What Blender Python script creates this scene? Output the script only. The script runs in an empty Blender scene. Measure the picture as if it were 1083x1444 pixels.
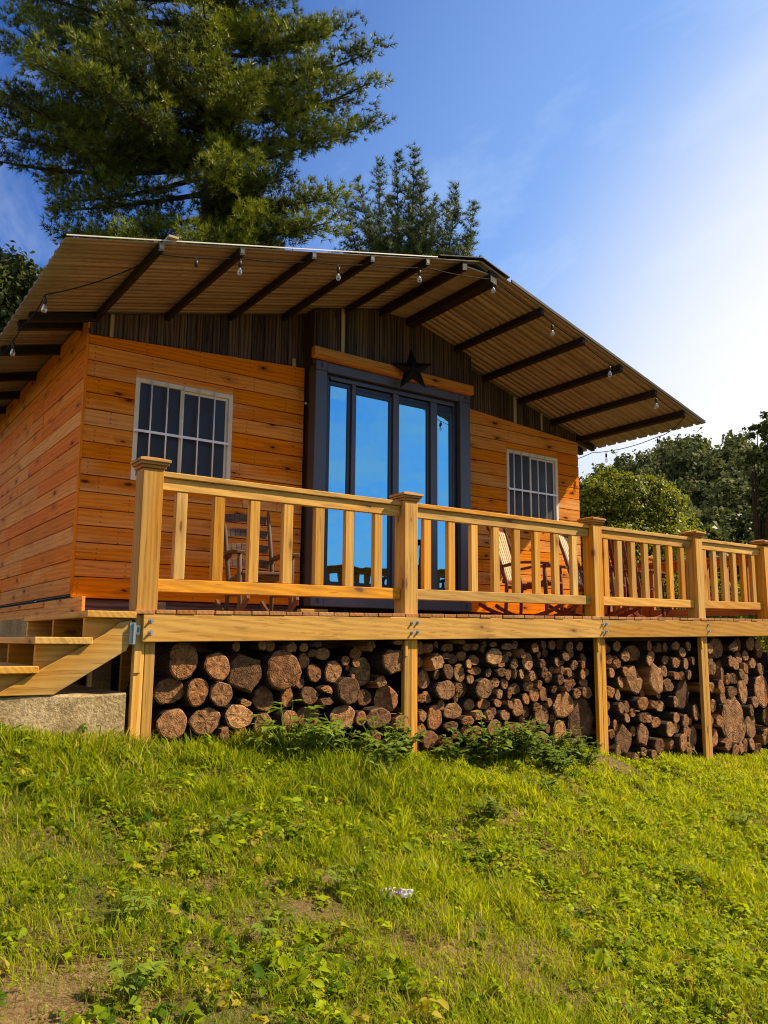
import bpy, math, random
import numpy as np
from mathutils import Vector, Matrix
R = random.Random(7)
rng = np.random.default_rng(11)
scene = bpy.context.scene
COL = scene.collection
rad = math.radians

# ------------------------------------------------------------------ helpers
def tag(o, label=None, cat=None, group=None, kind=None):
    if label: o['label'] = label
    if cat: o['category'] = cat
    if group: o['group'] = group
    if kind: o['kind'] = kind
    return o

def empty(name, loc=(0, 0, 0), rz=0.0):
    o = bpy.data.objects.new(name, None)
    COL.objects.link(o)
    o.location = loc
    o.rotation_euler = (0, 0, rz)
    o.empty_display_size = 0.1
    return o

def copy_tree(o, parent=None):
    c = o.copy()
    COL.objects.link(c)
    c.parent = parent
    for ch in list(o.children):
        copy_tree(ch, c)
    return c

class MB:
    """collects boxes, tubes and prisms into one mesh; keeps a board-space coordinate (gc) and a per-piece random (rnd)"""
    def __init__(s):
        s.v, s.f, s.gc, s.rn, s.mi, s.sm = [], [], [], [], [], []
    def _add(s, vs, fs, gcs, rn, mi=0, smooth=False):
        b = len(s.v)
        s.v += [tuple(v) for v in vs]
        s.gc += [tuple(g) for g in gcs]
        s.rn += [rn] * len(vs)
        for f in fs:
            s.f.append(tuple(b + i for i in f)); s.mi.append(mi); s.sm.append(smooth)
    def hexa(s, P, along=0, mi=0, rn=None):
        """8 corners: bottom ring (0-3, ccw) then top ring (4-7)"""
        P = [Vector(p) for p in P]
        rn = R.random() if rn is None else rn
        off = (R.uniform(0, 40), R.uniform(0, 40), R.uniform(0, 40))
        c = sum(P, Vector()) / 8
        ax = [along] + [i for i in (0, 1, 2) if i != along]
        g = [(p[ax[0]] - c[ax[0]] + off[0], p[ax[1]] - c[ax[1]] + off[1], p[ax[2]] - c[ax[2]] + off[2]) for p in P]
        s._add(P, [(3, 2, 1, 0), (4, 5, 6, 7), (0, 1, 5, 4), (1, 2, 6, 5), (2, 3, 7, 6), (3, 0, 4, 7)], g, rn, mi)
    def box(s, x0, x1, y0, y1, z0, z1, along=0, mi=0, M=None, rn=None):
        P = [(x0, y0, z0), (x1, y0, z0), (x1, y1, z0), (x0, y1, z0), (x0, y0, z1), (x1, y0, z1), (x1, y1, z1), (x0, y1, z1)]
        b = len(s.v)
        s.hexa(P, along, mi, rn)
        if M is not None:
            for i in range(b, len(s.v)): s.v[i] = tuple(M @ Vector(s.v[i]))
    def bar(s, a, b, w, h, up=(0, 0, 1), mi=0, rn=None):
        """rectangular bar from a to b, width w (sideways) height h (along up)"""
        a, b = Vector(a), Vector(b)
        d = (b - a); L = d.length; d.normalize()
        side = d.cross(Vector(up)).normalized(); u = side.cross(d).normalized()
        M = Matrix(((d.x, side.x, u.x, a.x), (d.y, side.y, u.y, a.y), (d.z, side.z, u.z, a.z), (0, 0, 0, 1)))
        # handed frame: d, -side, u
        M = Matrix(((d.x, -side.x, u.x, a.x), (d.y, -side.y, u.y, a.y), (d.z, -side.z, u.z, a.z), (0, 0, 0, 1)))
        s.box(0, L, -w / 2, w / 2, -h / 2, h / 2, 0, mi, M, rn)
    def tube(s, pts, rads, n=8, mi=0, cap=True, smooth=True, rn=None):
        pts = [Vector(p) for p in pts]
        rn = R.random() if rn is None else rn
        if not hasattr(rads, '__len__'): rads = [rads] * len(pts)
        vs, gs, fs = [], [], []
        ref = None; acc = 0.0; off = R.uniform(0, 30)
        for i, p in enumerate(pts):
            t = (pts[min(i + 1, len(pts) - 1)] - pts[max(i - 1, 0)])
            if t.length < 1e-9: t = Vector((0, 0, 1))
            t.normalize()
            if ref is None:
                ref = t.orthogonal().normalized()
            else:
                ref = (ref - t * ref.dot(t))
                ref = ref.normalized() if ref.length > 1e-6 else t.orthogonal().normalized()
                acc += (p - pts[i - 1]).length
            bi = t.cross(ref)
            for k in range(n):
                a = 2 * math.pi * k / n
                vs.append(p + (ref * math.cos(a) + bi * math.sin(a)) * rads[i])
                gs.append((acc + off, rads[i] * math.cos(a) + off, rads[i] * math.sin(a)))
        for i in range(len(pts) - 1):
            for k in range(n):
                k2 = (k + 1) % n
                fs.append((i * n + k, i * n + k2, (i + 1) * n + k2, (i + 1) * n + k))
        if cap:
            fs.append(tuple(range(n - 1, -1, -1)))
            fs.append(tuple((len(pts) - 1) * n + k for k in range(n)))
        s._add(vs, fs, gs, rn, mi, smooth)
    def prism(s, poly, y0, y1, axis=1, mi=0, rn=None, along=0):
        """polygon in the plane across `axis`, extruded y0..y1 (poly of 2-tuples in the other two axes, in x,y,z order)"""
        rn = R.random() if rn is None else rn
        n = len(poly); off = (R.uniform(0, 40), R.uniform(0, 40), R.uniform(0, 40))
        def pt(q, d):
            l = list(q); l.insert(axis, d); return l
        vs = [pt(q, y0) for q in poly] + [pt(q, y1) for q in poly]
        ax = [along] + [i for i in (0, 1, 2) if i != along]
        gs = [tuple(v[ax[k]] + off[k] for k in range(3)) for v in vs]
        fs = [tuple(range(n)), tuple(range(2 * n - 1, n - 1, -1))] + [((i + 1) % n, i, i + n, (i + 1) % n + n) for i in range(n)]
        s._add(vs, fs, gs, rn, mi)
    def xform(s, M):
        s.v = [tuple(M @ Vector(v)) for v in s.v]
    def build(s, name, mats, parent=None, bevel=0.0, loc=None):
        me = bpy.data.meshes.new(name)
        me.from_pydata(s.v, [], s.f)
        for m in (mats if isinstance(mats, (list, tuple)) else [mats]): me.materials.append(m)
        me.polygons.foreach_set('material_index', s.mi)
        me.polygons.foreach_set('use_smooth', s.sm)
        a = me.attributes.new('gc', 'FLOAT_VECTOR', 'POINT'); a.data.foreach_set('vector', np.array(s.gc, 'f').ravel())
        a = me.attributes.new('rnd', 'FLOAT', 'POINT'); a.data.foreach_set('value', np.array(s.rn, 'f'))
        import bmesh
        bm = bmesh.new(); bm.from_mesh(me); bmesh.ops.recalc_face_normals(bm, faces=bm.faces); bm.to_mesh(me); bm.free()
        o = bpy.data.objects.new(name, me)
        COL.objects.link(o)
        if parent is not None: o.parent = parent
        if loc is not None: o.location = loc
        if bevel:
            md = o.modifiers.new('edge', 'BEVEL'); md.width = bevel; md.segments = 1; md.limit_method = 'ANGLE'; md.angle_limit = rad(40)
            md.harden_normals = False
        return o

def np_mesh(name, V, F3=None, F4=None, attrs=None, mats=(), parent=None, smooth=False):
    """mesh from numpy arrays: V (n,3), triangles F3, quads F4, attrs {name: per-vertex floats}"""
    me = bpy.data.meshes.new(name)
    V = np.ascontiguousarray(V, 'f'); nt = 0 if F3 is None else len(F3); nq = 0 if F4 is None else len(F4)
    me.vertices.add(len(V)); me.vertices.foreach_set('co', V.ravel())
    loops = []
    if nt: loops.append(np.asarray(F3, 'i').ravel())
    if nq: loops.append(np.asarray(F4, 'i').ravel())
    loops = np.concatenate(loops)
    me.loops.add(len(loops)); me.loops.foreach_set('vertex_index', loops)
    me.polygons.add(nt + nq)
    starts = np.concatenate([np.arange(nt) * 3, nt * 3 + np.arange(nq) * 4]).astype('i')
    me.polygons.foreach_set('loop_start', starts)
    if smooth: me.polygons.foreach_set('use_smooth', np.ones(nt + nq, bool))
    for k, a in (attrs or {}).items():
        at = me.attributes.new(k, 'FLOAT', 'POINT'); at.data.foreach_set('value', np.ascontiguousarray(a, 'f'))
    for m in mats: me.materials.append(m)
    me.update(calc_edges=True); me.validate()
    o = bpy.data.objects.new(name, me); COL.objects.link(o)
    if parent is not None: o.parent = parent
    return o

# ------------------------------------------------------------------ materials
class NT:
    def __init__(s, name):
        s.m = bpy.data.materials.new(name); s.m.use_nodes = True
        s.t = s.m.node_tree; s.t.nodes.clear()
        s.out = s.n('ShaderNodeOutputMaterial')
    def n(s, typ, **kw):
        nd = s.t.nodes.new(typ)
        for k, v in kw.items():
            if k == 'inp':
                for i, x in v.items(): s.set(nd, i, x)
            else: setattr(nd, k, v)
        return nd
    def set(s, nd, i, x):
        sock = nd.inputs[i]
        if isinstance(x, bpy.types.NodeSocket): s.t.links.new(x, sock)
        elif isinstance(x, bpy.types.Node): s.t.links.new(x.outputs[0], sock)
        else: sock.default_value = x
    def math(s, op, a, b=0.0, c=0.0, clamp=False):
        return s.n('ShaderNodeMath', operation=op, use_clamp=clamp, inp={0: a, 1: b, 2: c}).outputs[0]
    def vmul(s, a, v):
        return s.n('ShaderNodeVectorMath', operation='MULTIPLY', inp={0: a, 1: v}).outputs[0]
    def noise(s, vec, scale=1.0, detail=3.0, rough=0.55, dist=0.0, dim='3D'):
        return s.n('ShaderNodeTexNoise', noise_dimensions=dim, inp={'Vector': vec, 'Scale': scale, 'Detail': detail, 'Roughness': rough, 'Distortion': dist})
    def mix(s, f, a, b, mode='MIX'):
        nd = s.n('ShaderNodeMix', data_type='RGBA', blend_type=mode)
        s.set(nd, 0, f); s.set(nd, 6, a); s.set(nd, 7, b)
        return nd.outputs[2]
    def ramp(s, f, stops, interp='LINEAR'):
        nd = s.n('ShaderNodeValToRGB'); s.set(nd, 0, f); cr = nd.color_ramp; cr.interpolation = interp
        while len(cr.elements) < len(stops): cr.elements.new(0.5)
        for e, (p, c) in zip(cr.elements, stops):
            e.position = p; e.color = c if len(c) == 4 else (*c, 1)
        return nd.outputs[0]
    def maprange(s, v, a, b, c, d, clamp=True):
        return s.n('ShaderNodeMapRange', clamp=clamp, inp={0: v, 1: a, 2: b, 3: c, 4: d}).outputs[0]
    def attr(s, name):
        return s.n('ShaderNodeAttribute', attribute_name=name)
    def hsv(s, col, h, sat, v):
        nd = s.n('ShaderNodeHueSaturation'); s.set(nd, 'Hue', h); s.set(nd, 'Saturation', sat); s.set(nd, 'Value', v); s.set(nd, 'Color', col)
        return nd.outputs[0]
    def bump(s, h, strength=0.3, dist=0.01):
        return s.n('ShaderNodeBump', inp={'Strength': strength, 'Distance': dist, 'Height': h}).outputs[0]
    def bsdf(s, col, rough=0.7, metal=0.0, normal=None, spec=None, **kw):
        b = s.n('ShaderNodeBsdfPrincipled'); s.set(b, 'Base Color', col if not isinstance(col, tuple) else (*col[:3], 1)); s.set(b, 'Roughness', rough); s.set(b, 'Metallic', metal)
        if normal is not None: s.set(b, 'Normal', normal)
        if spec is not None: s.set(b, 'Specular IOR Level', spec)
        for k, v in kw.items(): s.set(b, k, v)
        return b
    def done(s, sh):
        s.t.links.new(sh.outputs[0] if isinstance(sh, bpy.types.Node) else sh, s.out.inputs[0]); return s.m

def wood(name, light, dark, knot=(0.06, 0.02, 0.006), knots=0.5, vary=0.35, grain=1.0, rough=0.65, nails=0.0, stain=0.0, bump=0.25, spec=0.18):
    k = NT(name)
    g = k.attr('gc').outputs['Vector']; r = k.attr('rnd').outputs['Fac']
    sep = k.n('ShaderNodeSeparateXYZ', inp={0: g}); a, b, c = sep.outputs
    bc = k.math('ADD', b, k.math('MULTIPLY', c, 0.83))
    flat = k.n('ShaderNodeCombineXYZ', inp={0: a, 1: bc, 2: 0.0}).outputs[0]
    warp = k.noise(k.vmul(g, (0.7, 7, 7)), 1, 2).outputs[0]
    ring = k.math('ADD', k.math('MULTIPLY', bc, 150.0), k.math('MULTIPLY', warp, 17.0))
    ring = k.math('ADD', k.math('MULTIPLY', k.math('SINE', ring), 0.5), 0.5)
    fine = k.noise(k.vmul(g, (3, 150, 150)), 1, 4, 0.65).outputs[0]
    broad = k.noise(k.vmul(g, (0.7, 4, 4)), 1, 3).outputs[0]
    f = k.math('ADD', k.math('MULTIPLY', ring, 0.42 * grain), k.math('MULTIPLY', fine, 0.5 * grain))
    f = k.math('ADD', f, k.math('MULTIPLY', k.math('SUBTRACT', broad, 0.5), 0.5))
    f = k.maprange(f, 0.1, 0.95, 0, 1)
    col = k.mix(f, (*light, 1), (*dark, 1))
    val = k.maprange(r, 0, 1, 1 - vary, 1 + vary, False)
    chk = k.noise(k.vmul(g, (3.0, 62, 62)), 1, 3, 0.55).outputs[0]
    col = k.mix(k.maprange(chk, 0.60, 0.67, 0, min(1.0, 0.7 * grain)), col, k.mix(0.5, (*dark, 1), (*knot, 1)))
    r2 = k.n('ShaderNodeTexWhiteNoise', noise_dimensions='1D', inp={'W': k.math('MULTIPLY', r, 91.7)}).outputs[0]
    col = k.hsv(col, k.maprange(r2, 0, 1, 0.488, 0.51), k.maprange(r2, 0, 1, 1.08, 0.9), val)
    if knots > 0:
        vk = k.n('ShaderNodeTexVoronoi', voronoi_dimensions='2D', inp={'Vector': k.vmul(flat, (1.9, 6.1, 0)), 'Scale': 1.0, 'Randomness': 1.0})
        pick = k.math('LESS_THAN', k.n('ShaderNodeSeparateColor', inp={0: vk.outputs['Color']}).outputs[0], knots)
        wob = k.noise(k.vmul(flat, (30, 60, 0)), 1, 2, dim='2D').outputs[0]
        d = k.math('ADD', vk.outputs['Distance'], k.math('MULTIPLY', k.math('SUBTRACT', wob, 0.5), 0.10))
        big = k.n('ShaderNodeSeparateColor', inp={0: vk.outputs['Color']}).outputs[1]
        kn = k.math('MULTIPLY', k.maprange(k.math('DIVIDE', d, k.math('ADD', k.math('MULTIPLY', big, 0.75), 0.35)), 0.05, 0.12, 1, 0), pick)
        halo = k.math('MULTIPLY', k.maprange(d, 0.08, 0.36, 0.5, 0), pick)
        col = k.mix(halo, col, k.mix(0.6, (*dark, 1), (*knot, 1)))
        col = k.mix(kn, col, (*knot, 1))
    if stain > 0:
        pos = k.n('ShaderNodeNewGeometry').outputs['Position']
        st = k.noise(k.vmul(pos, (1.2, 1.2, 0.45)), 1.3, 5, 0.6).outputs[0]
        col = k.mix(k.maprange(st, 0.5, 0.72, 0, stain), col, k.mix(0.75, col, (0.045, 0.022, 0.008, 1), 'MIX'))
    if nails > 0:
        fa = k.math('PINGPONG', k.math('ADD', a, 0.0), nails / 2)
        fb = k.math('ABSOLUTE', k.math('SUBTRACT', k.math('PINGPONG', k.math('ADD', bc, 0.0), 0.045), 0.02))
        dd = k.math('SQRT', k.math('ADD', k.math('MULTIPLY', fa, fa), k.math('MULTIPLY', fb, fb)))
        col = k.mix(k.maprange(dd, 0.004, 0.008, 0.85, 0), col, (0.03, 0.012, 0.005, 1))
    hgt = k.math('ADD', k.math('MULTIPLY', ring, 0.3), fine)
    nrm = k.bump(hgt, bump, 0.004)
    return k.done(k.bsdf(col, rough, normal=nrm, spec=spec))

def metal(name, col, rough=0.45, met=0.0, var=0.25, spec=0.5, bump=0.0):
    k = NT(name)
    tc = k.n('ShaderNodeTexCoord').outputs['Object']
    n1 = k.noise(tc, 3.0, 5, 0.65).outputs[0]
    n2 = k.noise(tc, 40.0, 3).outputs[0]
    c = k.hsv((*col, 1), 0.5, 1.0, k.math('ADD', k.maprange(n1, 0.3, 0.7, 1 - var, 1 + var), k.math('MULTIPLY', k.math('SUBTRACT', n2, 0.5), 0.2)))
    rr = k.maprange(n1, 0.3, 0.7, rough * 0.8, rough * 1.2)
    nr = k.bump(n2, bump, 0.003) if bump else None
    return k.done(k.bsdf(c, rr, met, normal=nr, spec=spec))

def leafmat(name, dark, light, trans=0.35, rough=0.5, attr='tint', dry=None, spec=0.35):
    k = NT(name)
    t = k.attr(attr).outputs['Fac']
    stops = [(0.0, dark), (0.8, light)]
    if dry: stops += [(0.86, light), (1.0, dry)]
    col = k.ramp(t, stops)
    b = k.bsdf(col, rough, spec=spec)
    tr = k.n('ShaderNodeBsdfTranslucent', inp={0: k.mix(0.35, k.hsv(col, 0.49, 1.1, 1.35), (*light, 1))})
    return k.done(k.n('ShaderNodeMixShader', inp={0: trans, 1: b.outputs[0], 2: tr.outputs[0]}))

M = {}
M['siding'] = wood('orange_stained_pine', (0.77, 0.262, 0.014), (0.52, 0.140, 0.006), knot=(0.09, 0.018, 0.002), knots=0.32, vary=0.09, nails=0.61, stain=0.14, spec=0.05)
M['pine'] = wood('new_golden_pine', (0.60, 0.315, 0.052), (0.39, 0.175, 0.022), knot=(0.16, 0.065, 0.018), knots=0.42, vary=0.24, grain=1.0, stain=0.25)
M['pine_red'] = wood('reddish_pine_trim', (0.48, 0.225, 0.050), (0.30, 0.115, 0.022), knots=0.3, vary=0.15)
M['lintel'] = wood('golden_lintel_beam', (0.58, 0.26, 0.045), (0.40, 0.15, 0.02), knots=0.35, vary=0.1)
M['decking'] = wood('decking_boards', (0.40, 0.175, 0.050), (0.24, 0.09, 0.024), knots=0.3, vary=0.2)
M['stained_rail'] = wood('orange_stained_rail', (0.50, 0.17, 0.035), (0.32, 0.09, 0.015), knots=0.25, vary=0.15)
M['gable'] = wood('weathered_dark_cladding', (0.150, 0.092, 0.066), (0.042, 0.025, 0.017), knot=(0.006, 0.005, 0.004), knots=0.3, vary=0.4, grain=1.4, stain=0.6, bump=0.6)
M['batten'] = wood('pale_batten', (0.50, 0.40, 0.26), (0.36, 0.26, 0.15), knots=0.1, vary=0.15)
M['redwood'] = wood('red_brown_chair_wood', (0.18, 0.048, 0.018), (0.085, 0.020, 0.008), knots=0.05, vary=0.2)
M['slat'] = wood('pale_sunlit_slats', (0.62, 0.46, 0.26), (0.45, 0.3, 0.15), knots=0.0, vary=0.1)  # sunlight put into the slat colour; the wood itself is red brown
M['greywood'] = wood('grey_brown_chair_wood', (0.15, 0.085, 0.05), (0.075, 0.04, 0.024), knots=0.05, vary=0.15)
M['purlin'] = metal('dark_purlin_steel', (0.020, 0.013, 0.012), 0.6, 0.0, 0.3, 0.2)
M['steel'] = metal('slate_blue_container_paint', (0.060, 0.062, 0.074), 0.42, 0.0, 0.18)
M['dark_frame'] = metal('black_blue_door_frame', (0.012, 0.012, 0.022), 0.35, 0.0, 0.2)
M['cream'] = metal('cream_window_paint', (0.66, 0.58, 0.42), 0.5, 0.0, 0.12)
M['barsteel'] = metal('pale_steel_bar', (0.80, 0.77, 0.72), 0.4, 0.1, 0.15)
M['black'] = metal('flat_black_metal', (0.012, 0.010, 0.011), 0.5, 0.0, 0.3)
M['star'] = metal('black_star_paint', (0.004, 0.0035, 0.004), 0.5, 0.0, 0.2, 0.15)
M['galv'] = metal('galvanised_steel', (0.45, 0.46, 0.45), 0.4, 0.8, 0.2)
M['rubber'] = metal('black_cable', (0.01, 0.009, 0.008), 0.7, 0.0, 0.1, 0.1)
M['white_edge'] = metal('pale_roof_edge', (0.55, 0.50, 0.42), 0.5, 0.1, 0.2)

def roof_mat():
    k = NT('weathered_roof_sheet')
    pos = k.n('ShaderNodeTexCoord').outputs['Object']
    n = k.math('ADD', k.math('MULTIPLY', k.noise(k.vmul(pos, (0.12, 9.0, 0.3)), 1.4, 4, 0.6).outputs[0], 0.6), k.math('MULTIPLY', k.noise(k.vmul(pos, (0.5, 3.0, 0.5)), 1.4, 5, 0.6).outputs[0], 0.4))
    n2 = k.noise(pos, 9, 4).outputs[0]
    c = k.ramp(n, [(0.3, (0.16, 0.128, 0.112)), (0.5, (0.32, 0.272, 0.248)), (0.72, (0.43, 0.38, 0.355))])
    c = k.mix(k.maprange(n2, 0.55, 0.75, 0, 0.5), c, (0.17, 0.09, 0.045, 1))
    return k.done(k.bsdf(c, 0.5, 0.25, spec=0.4))
M['roof'] = roof_mat()

def door_glass():
    k = NT('mirrored_door_glass')
    wv = k.noise(k.n('ShaderNodeTexCoord').outputs['Object'], 2.2, 2).outputs[0]
    g = k.n('ShaderNodeBsdfGlossy', inp={0: (0.21, 0.53, 0.62, 1), 1: 0.004, 'Normal': k.bump(wv, 0.25, 0.012)})
    d = k.bsdf((0.01, 0.012, 0.016), 0.05)
    return k.done(k.n('ShaderNodeMixShader', inp={0: 0.9, 1: d.outputs[0], 2: g.outputs[0]}))
M['door_glass'] = door_glass()
def win_glass():
    k = NT('dim_window_glass')
    g = k.n('ShaderNodeBsdfGlossy', inp={0: (1.0, 0.70, 0.45, 1), 1: 0.01})
    tc = k.n('ShaderNodeTexCoord').outputs['Object']
    d = k.bsdf(k.ramp(k.noise(tc, 1.7, 4).outputs[0], [(0.35, (0.030, 0.031, 0.031)), (0.7, (0.085, 0.085, 0.082))]), 0.15)
    return k.done(k.n('ShaderNodeMixShader', inp={0: 0.20, 1: d.outputs[0], 2: g.outputs[0]}))
M['win_glass'] = win_glass()
def bulb_glass():
    k = NT('clear_bulb_glass')
    g = k.n('ShaderNodeBsdfGlossy', inp={0: (0.95, 0.95, 0.95, 1), 1: 0.02})
    t = k.n('ShaderNodeBsdfTransparent', inp={0: (0.92, 0.92, 0.9, 1)})
    fr = k.n('ShaderNodeLayerWeight', inp={0: 0.45}).outputs[1]
    return k.done(k.n('ShaderNodeMixShader', inp={0: k.maprange(fr, 0, 1, 0.12, 0.85), 1: t.outputs[0], 2: g.outputs[0]}))
M['bulb'] = bulb_glass()

def concrete():
    k = NT('rough_concrete')
    pos = k.n('ShaderNodeNewGeometry').outputs['Position']
    n = k.noise(pos, 45, 5, 0.7).outputs[0]; b = k.noise(pos, 3, 4).outputs[0]
    c = k.ramp(k.math('ADD', k.math('MULTIPLY', n, 0.6), k.math('MULTIPLY', b, 0.4)), [(0.34, (0.12, 0.08, 0.035)), (0.52, (0.36, 0.25, 0.115)), (0.66, (0.58, 0.44, 0.25))])
    return k.done(k.bsdf(c, 0.9, normal=k.bump(n, 0.9, 0.015), spec=0.2))
M['concrete'] = concrete()

def endgrain():
    k = NT('log_cut_face')
    tc = k.n('ShaderNodeTexCoord').outputs['Object']
    oi = k.n('ShaderNodeObjectInfo'); rn = oi.outputs['Random']
    sh = k.n('ShaderNodeVectorMath', operation='ADD', inp={0: tc, 1: k.n('ShaderNodeCombineXYZ', inp={0: k.math('MULTIPLY', rn, 0.3), 1: k.math('MULTIPLY', rn, 37.0), 2: k.math('MULTIPLY', rn, -0.2)}).outputs[0]}).outputs[0]
    s2 = k.n('ShaderNodeSeparateXYZ', inp={0: tc})
    warp = k.noise(sh, 1.6, 3).outputs[0]
    x, z = s2.outputs[0], s2.outputs[2]
    rr = k.math('SQRT', k.math('ADD', k.math('MULTIPLY', x, x), k.math('MULTIPLY', z, z)))
    ring = k.math('SINE', k.math('ADD', k.math('MULTIPLY', rr, 64.0), k.math('MULTIPLY', warp, 16.0)))
    blot = k.noise(sh, 2.2, 5, 0.62).outputs[0]
    saw = k.noise(k.n('ShaderNodeVectorRotate', rotation_type='Y_AXIS', inp={'Vector': k.vmul(sh, (1, 1, 1)), 'Angle': k.math('MULTIPLY', rn, 6.0)}).outputs[0], 9, 4, 0.7).outputs[0]
    f = k.math('ADD', k.math('MULTIPLY', ring, 0.055), k.math('ADD', k.math('MULTIPLY', blot, 0.75), k.math('MULTIPLY', saw, 0.35)))
    col = k.ramp(f, [(0.30, (0.040, 0.019, 0.009)), (0.47, (0.19, 0.098, 0.047)), (0.62, (0.38, 0.225, 0.115)), (0.80, (0.58, 0.39, 0.225))])
    # radial drying cracks
    ang = k.math('ARCTAN2', z, x)
    cr = k.n('ShaderNodeTexVoronoi', voronoi_dimensions='2D', feature='DISTANCE_TO_EDGE', inp={'Vector': k.n('ShaderNodeCombineXYZ', inp={0: k.math('ADD', k.math('MULTIPLY', ang, 1.4), k.math('MULTIPLY', warp, 1.2)), 1: k.math('ADD', k.math('MULTIPLY', rr, 0.9), k.math('MULTIPLY', rn, 50.0)), 2: 0.0}).outputs[0], 'Scale': 1.0}).outputs['Distance']
    crack = k.math('MULTIPLY', k.maprange(cr, 0.010, 0.038, 1, 0), k.math('MULTIPLY', k.maprange(rr, 0.1, 0.5, 0.1, 0.8), k.maprange(blot, 0.34, 0.56, 0.2, 1.0)))
    col = k.mix(crack, col, (0.018, 0.009, 0.005, 1))
    tone = k.ramp(rn, [(0.0, (0.34, 0.26, 0.20)), (0.2, (0.80, 0.66, 0.52)), (0.45, (1.05, 0.86, 0.63)), (0.7, (1.05, 0.73, 0.46)), (0.9, (0.50, 0.37, 0.27)), (1.0, (1.45, 1.25, 0.95))])
    col = k.mix(1.0, col, tone, 'MULTIPLY')
    h = k.math('SUBTRACT', k.math('ADD', saw, k.math('MULTIPLY', ring, 0.05)), k.math('MULTIPLY', crack, 2.0))
    return k.done(k.bsdf(col, 0.85, normal=k.bump(h, 0.55, 0.05), spec=0.2))
M['endgrain'] = endgrain()
def bark():
    k = NT('log_bark')
    tc = k.n('ShaderNodeTexCoord').outputs['Object']
    oi = k.n('ShaderNodeObjectInfo').outputs['Random']
    v = k.n('ShaderNodeVectorMath', operation='ADD', inp={0: k.vmul(tc, (5.0, 5.0, 5.0)), 1: k.n('ShaderNodeCombineXYZ', inp={0: k.math('MULTIPLY', oi, 20.0), 1: 0.0, 2: 0.0}).outputs[0]}).outputs[0]
    n = k.noise(v, 1.5, 6, 0.7).outputs[0]
    c = k.ramp(n, [(0.3, (0.022, 0.013, 0.009)), (0.55, (0.085, 0.055, 0.038)), (0.75, (0.20, 0.14, 0.10))])
    return k.done(k.bsdf(c, 0.9, normal=k.bump(n, 0.9, 0.12), spec=0.15))
M['bark'] = bark()
def splitface():
    k = NT('split_log_face')
    tc = k.n('ShaderNodeTexCoord').outputs['Object']
    rn = k.n('ShaderNodeObjectInfo').outputs['Random']
    v = k.n('ShaderNodeVectorMath', operation='ADD', inp={0: k.vmul(tc, (7.0, 1.2, 2.2)), 1: k.n('ShaderNodeCombineXYZ', inp={0: k.math('MULTIPLY', rn, 33.0), 1: 0.0, 2: 0.0}).outputs[0]}).outputs[0]
    n = k.noise(v, 1.0, 5, 0.6).outputs[0]
    c = k.ramp(n, [(0.3, (0.10, 0.045, 0.018)), (0.5, (0.30, 0.15, 0.065)), (0.7, (0.52, 0.32, 0.16))])
    tone = k.ramp(rn, [(0.0, (0.5, 0.42, 0.36)), (0.5, (1, 0.85, 0.7)), (1.0, (1.3, 1.1, 0.9))])
    return k.done(k.bsdf(k.mix(1.0, c, tone, 'MULTIPLY'), 0.8, normal=k.bump(n, 0.6, 0.04), spec=0.2))
M['split'] = splitface()

def soil():
    k = NT('grassy_soil')
    pos = k.n('ShaderNodeNewGeometry').outputs['Position']
    n = k.noise(pos, 1.7, 5, 0.6).outputs[0]; f = k.noise(pos, 60, 4, 0.7).outputs[0]
    far = k.n('ShaderNodeVectorMath', operation='LENGTH', inp={0: pos}).outputs['Value']
    dirt = k.ramp(f, [(0.3, (0.075, 0.042, 0.018)), (0.55, (0.21, 0.125, 0.055)), (0.75, (0.36, 0.24, 0.13))])
    green = k.ramp(f, [(0.3, (0.022, 0.035, 0.004)), (0.7, (0.10, 0.13, 0.012))])
    c = k.mix(k.maprange(n, 0.42, 0.6, 0.15, 0.75), dirt, green)
    c = k.mix(k.maprange(far, 11, 20, 0, 1), c, k.ramp(n, [(0.3, (0.04, 0.07, 0.012)), (0.7, (0.10, 0.14, 0.025))]))
    return k.done(k.bsdf(c, 0.95, normal=k.bump(f, 0.8, 0.02), spec=0.1))
M['soil'] = soil()
M['grass'] = leafmat('grass_blades', (0.045, 0.110, 0.003), (0.46, 0.49, 0.004), 0.5, 0.6, dry=(0.50, 0.36, 0.10), spec=0.12)
M['clover'] = leafmat('clover_leaves', (0.052, 0.118, 0.005), (0.40, 0.46, 0.007), 0.45, 0.6, dry=(0.40, 0.24, 0.05), spec=0.10)
M['weed'] = leafmat('broad_weed_leaves', (0.06, 0.13, 0.010), (0.24, 0.31, 0.03), 0.35, 0.5, spec=0.2)
M['weed_dark'] = leafmat('dark_weed_leaves', (0.040, 0.090, 0.010), (0.25, 0.32, 0.04), 0.35, 0.5, spec=0.2)
M['needles'] = leafmat('pine_needles', (0.010, 0.025, 0.005), (0.28, 0.32, 0.014), 0.16, 0.5)
M['needles_blue'] = leafmat('blue_pine_needles', (0.015, 0.030, 0.012), (0.15, 0.19, 0.045), 0.2, 0.5)
M['leaf_bright'] = leafmat('bright_tree_leaves', (0.035, 0.062, 0.004), (0.30, 0.31, 0.016), 0.4, 0.5)
M['leaf_mid'] = leafmat('mid_tree_leaves', (0.022, 0.038, 0.009), (0.14, 0.16, 0.028), 0.3, 0.5)
M['leaf_far'] = leafmat('far_tree_leaves', (0.042, 0.055, 0.022), (0.17, 0.19, 0.058), 0.25, 0.7, spec=0.1)
M['trunk'] = metal('tree_bark', (0.045, 0.028, 0.018), 0.9, 0, 0.5, 0.1, 0.8)

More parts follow.
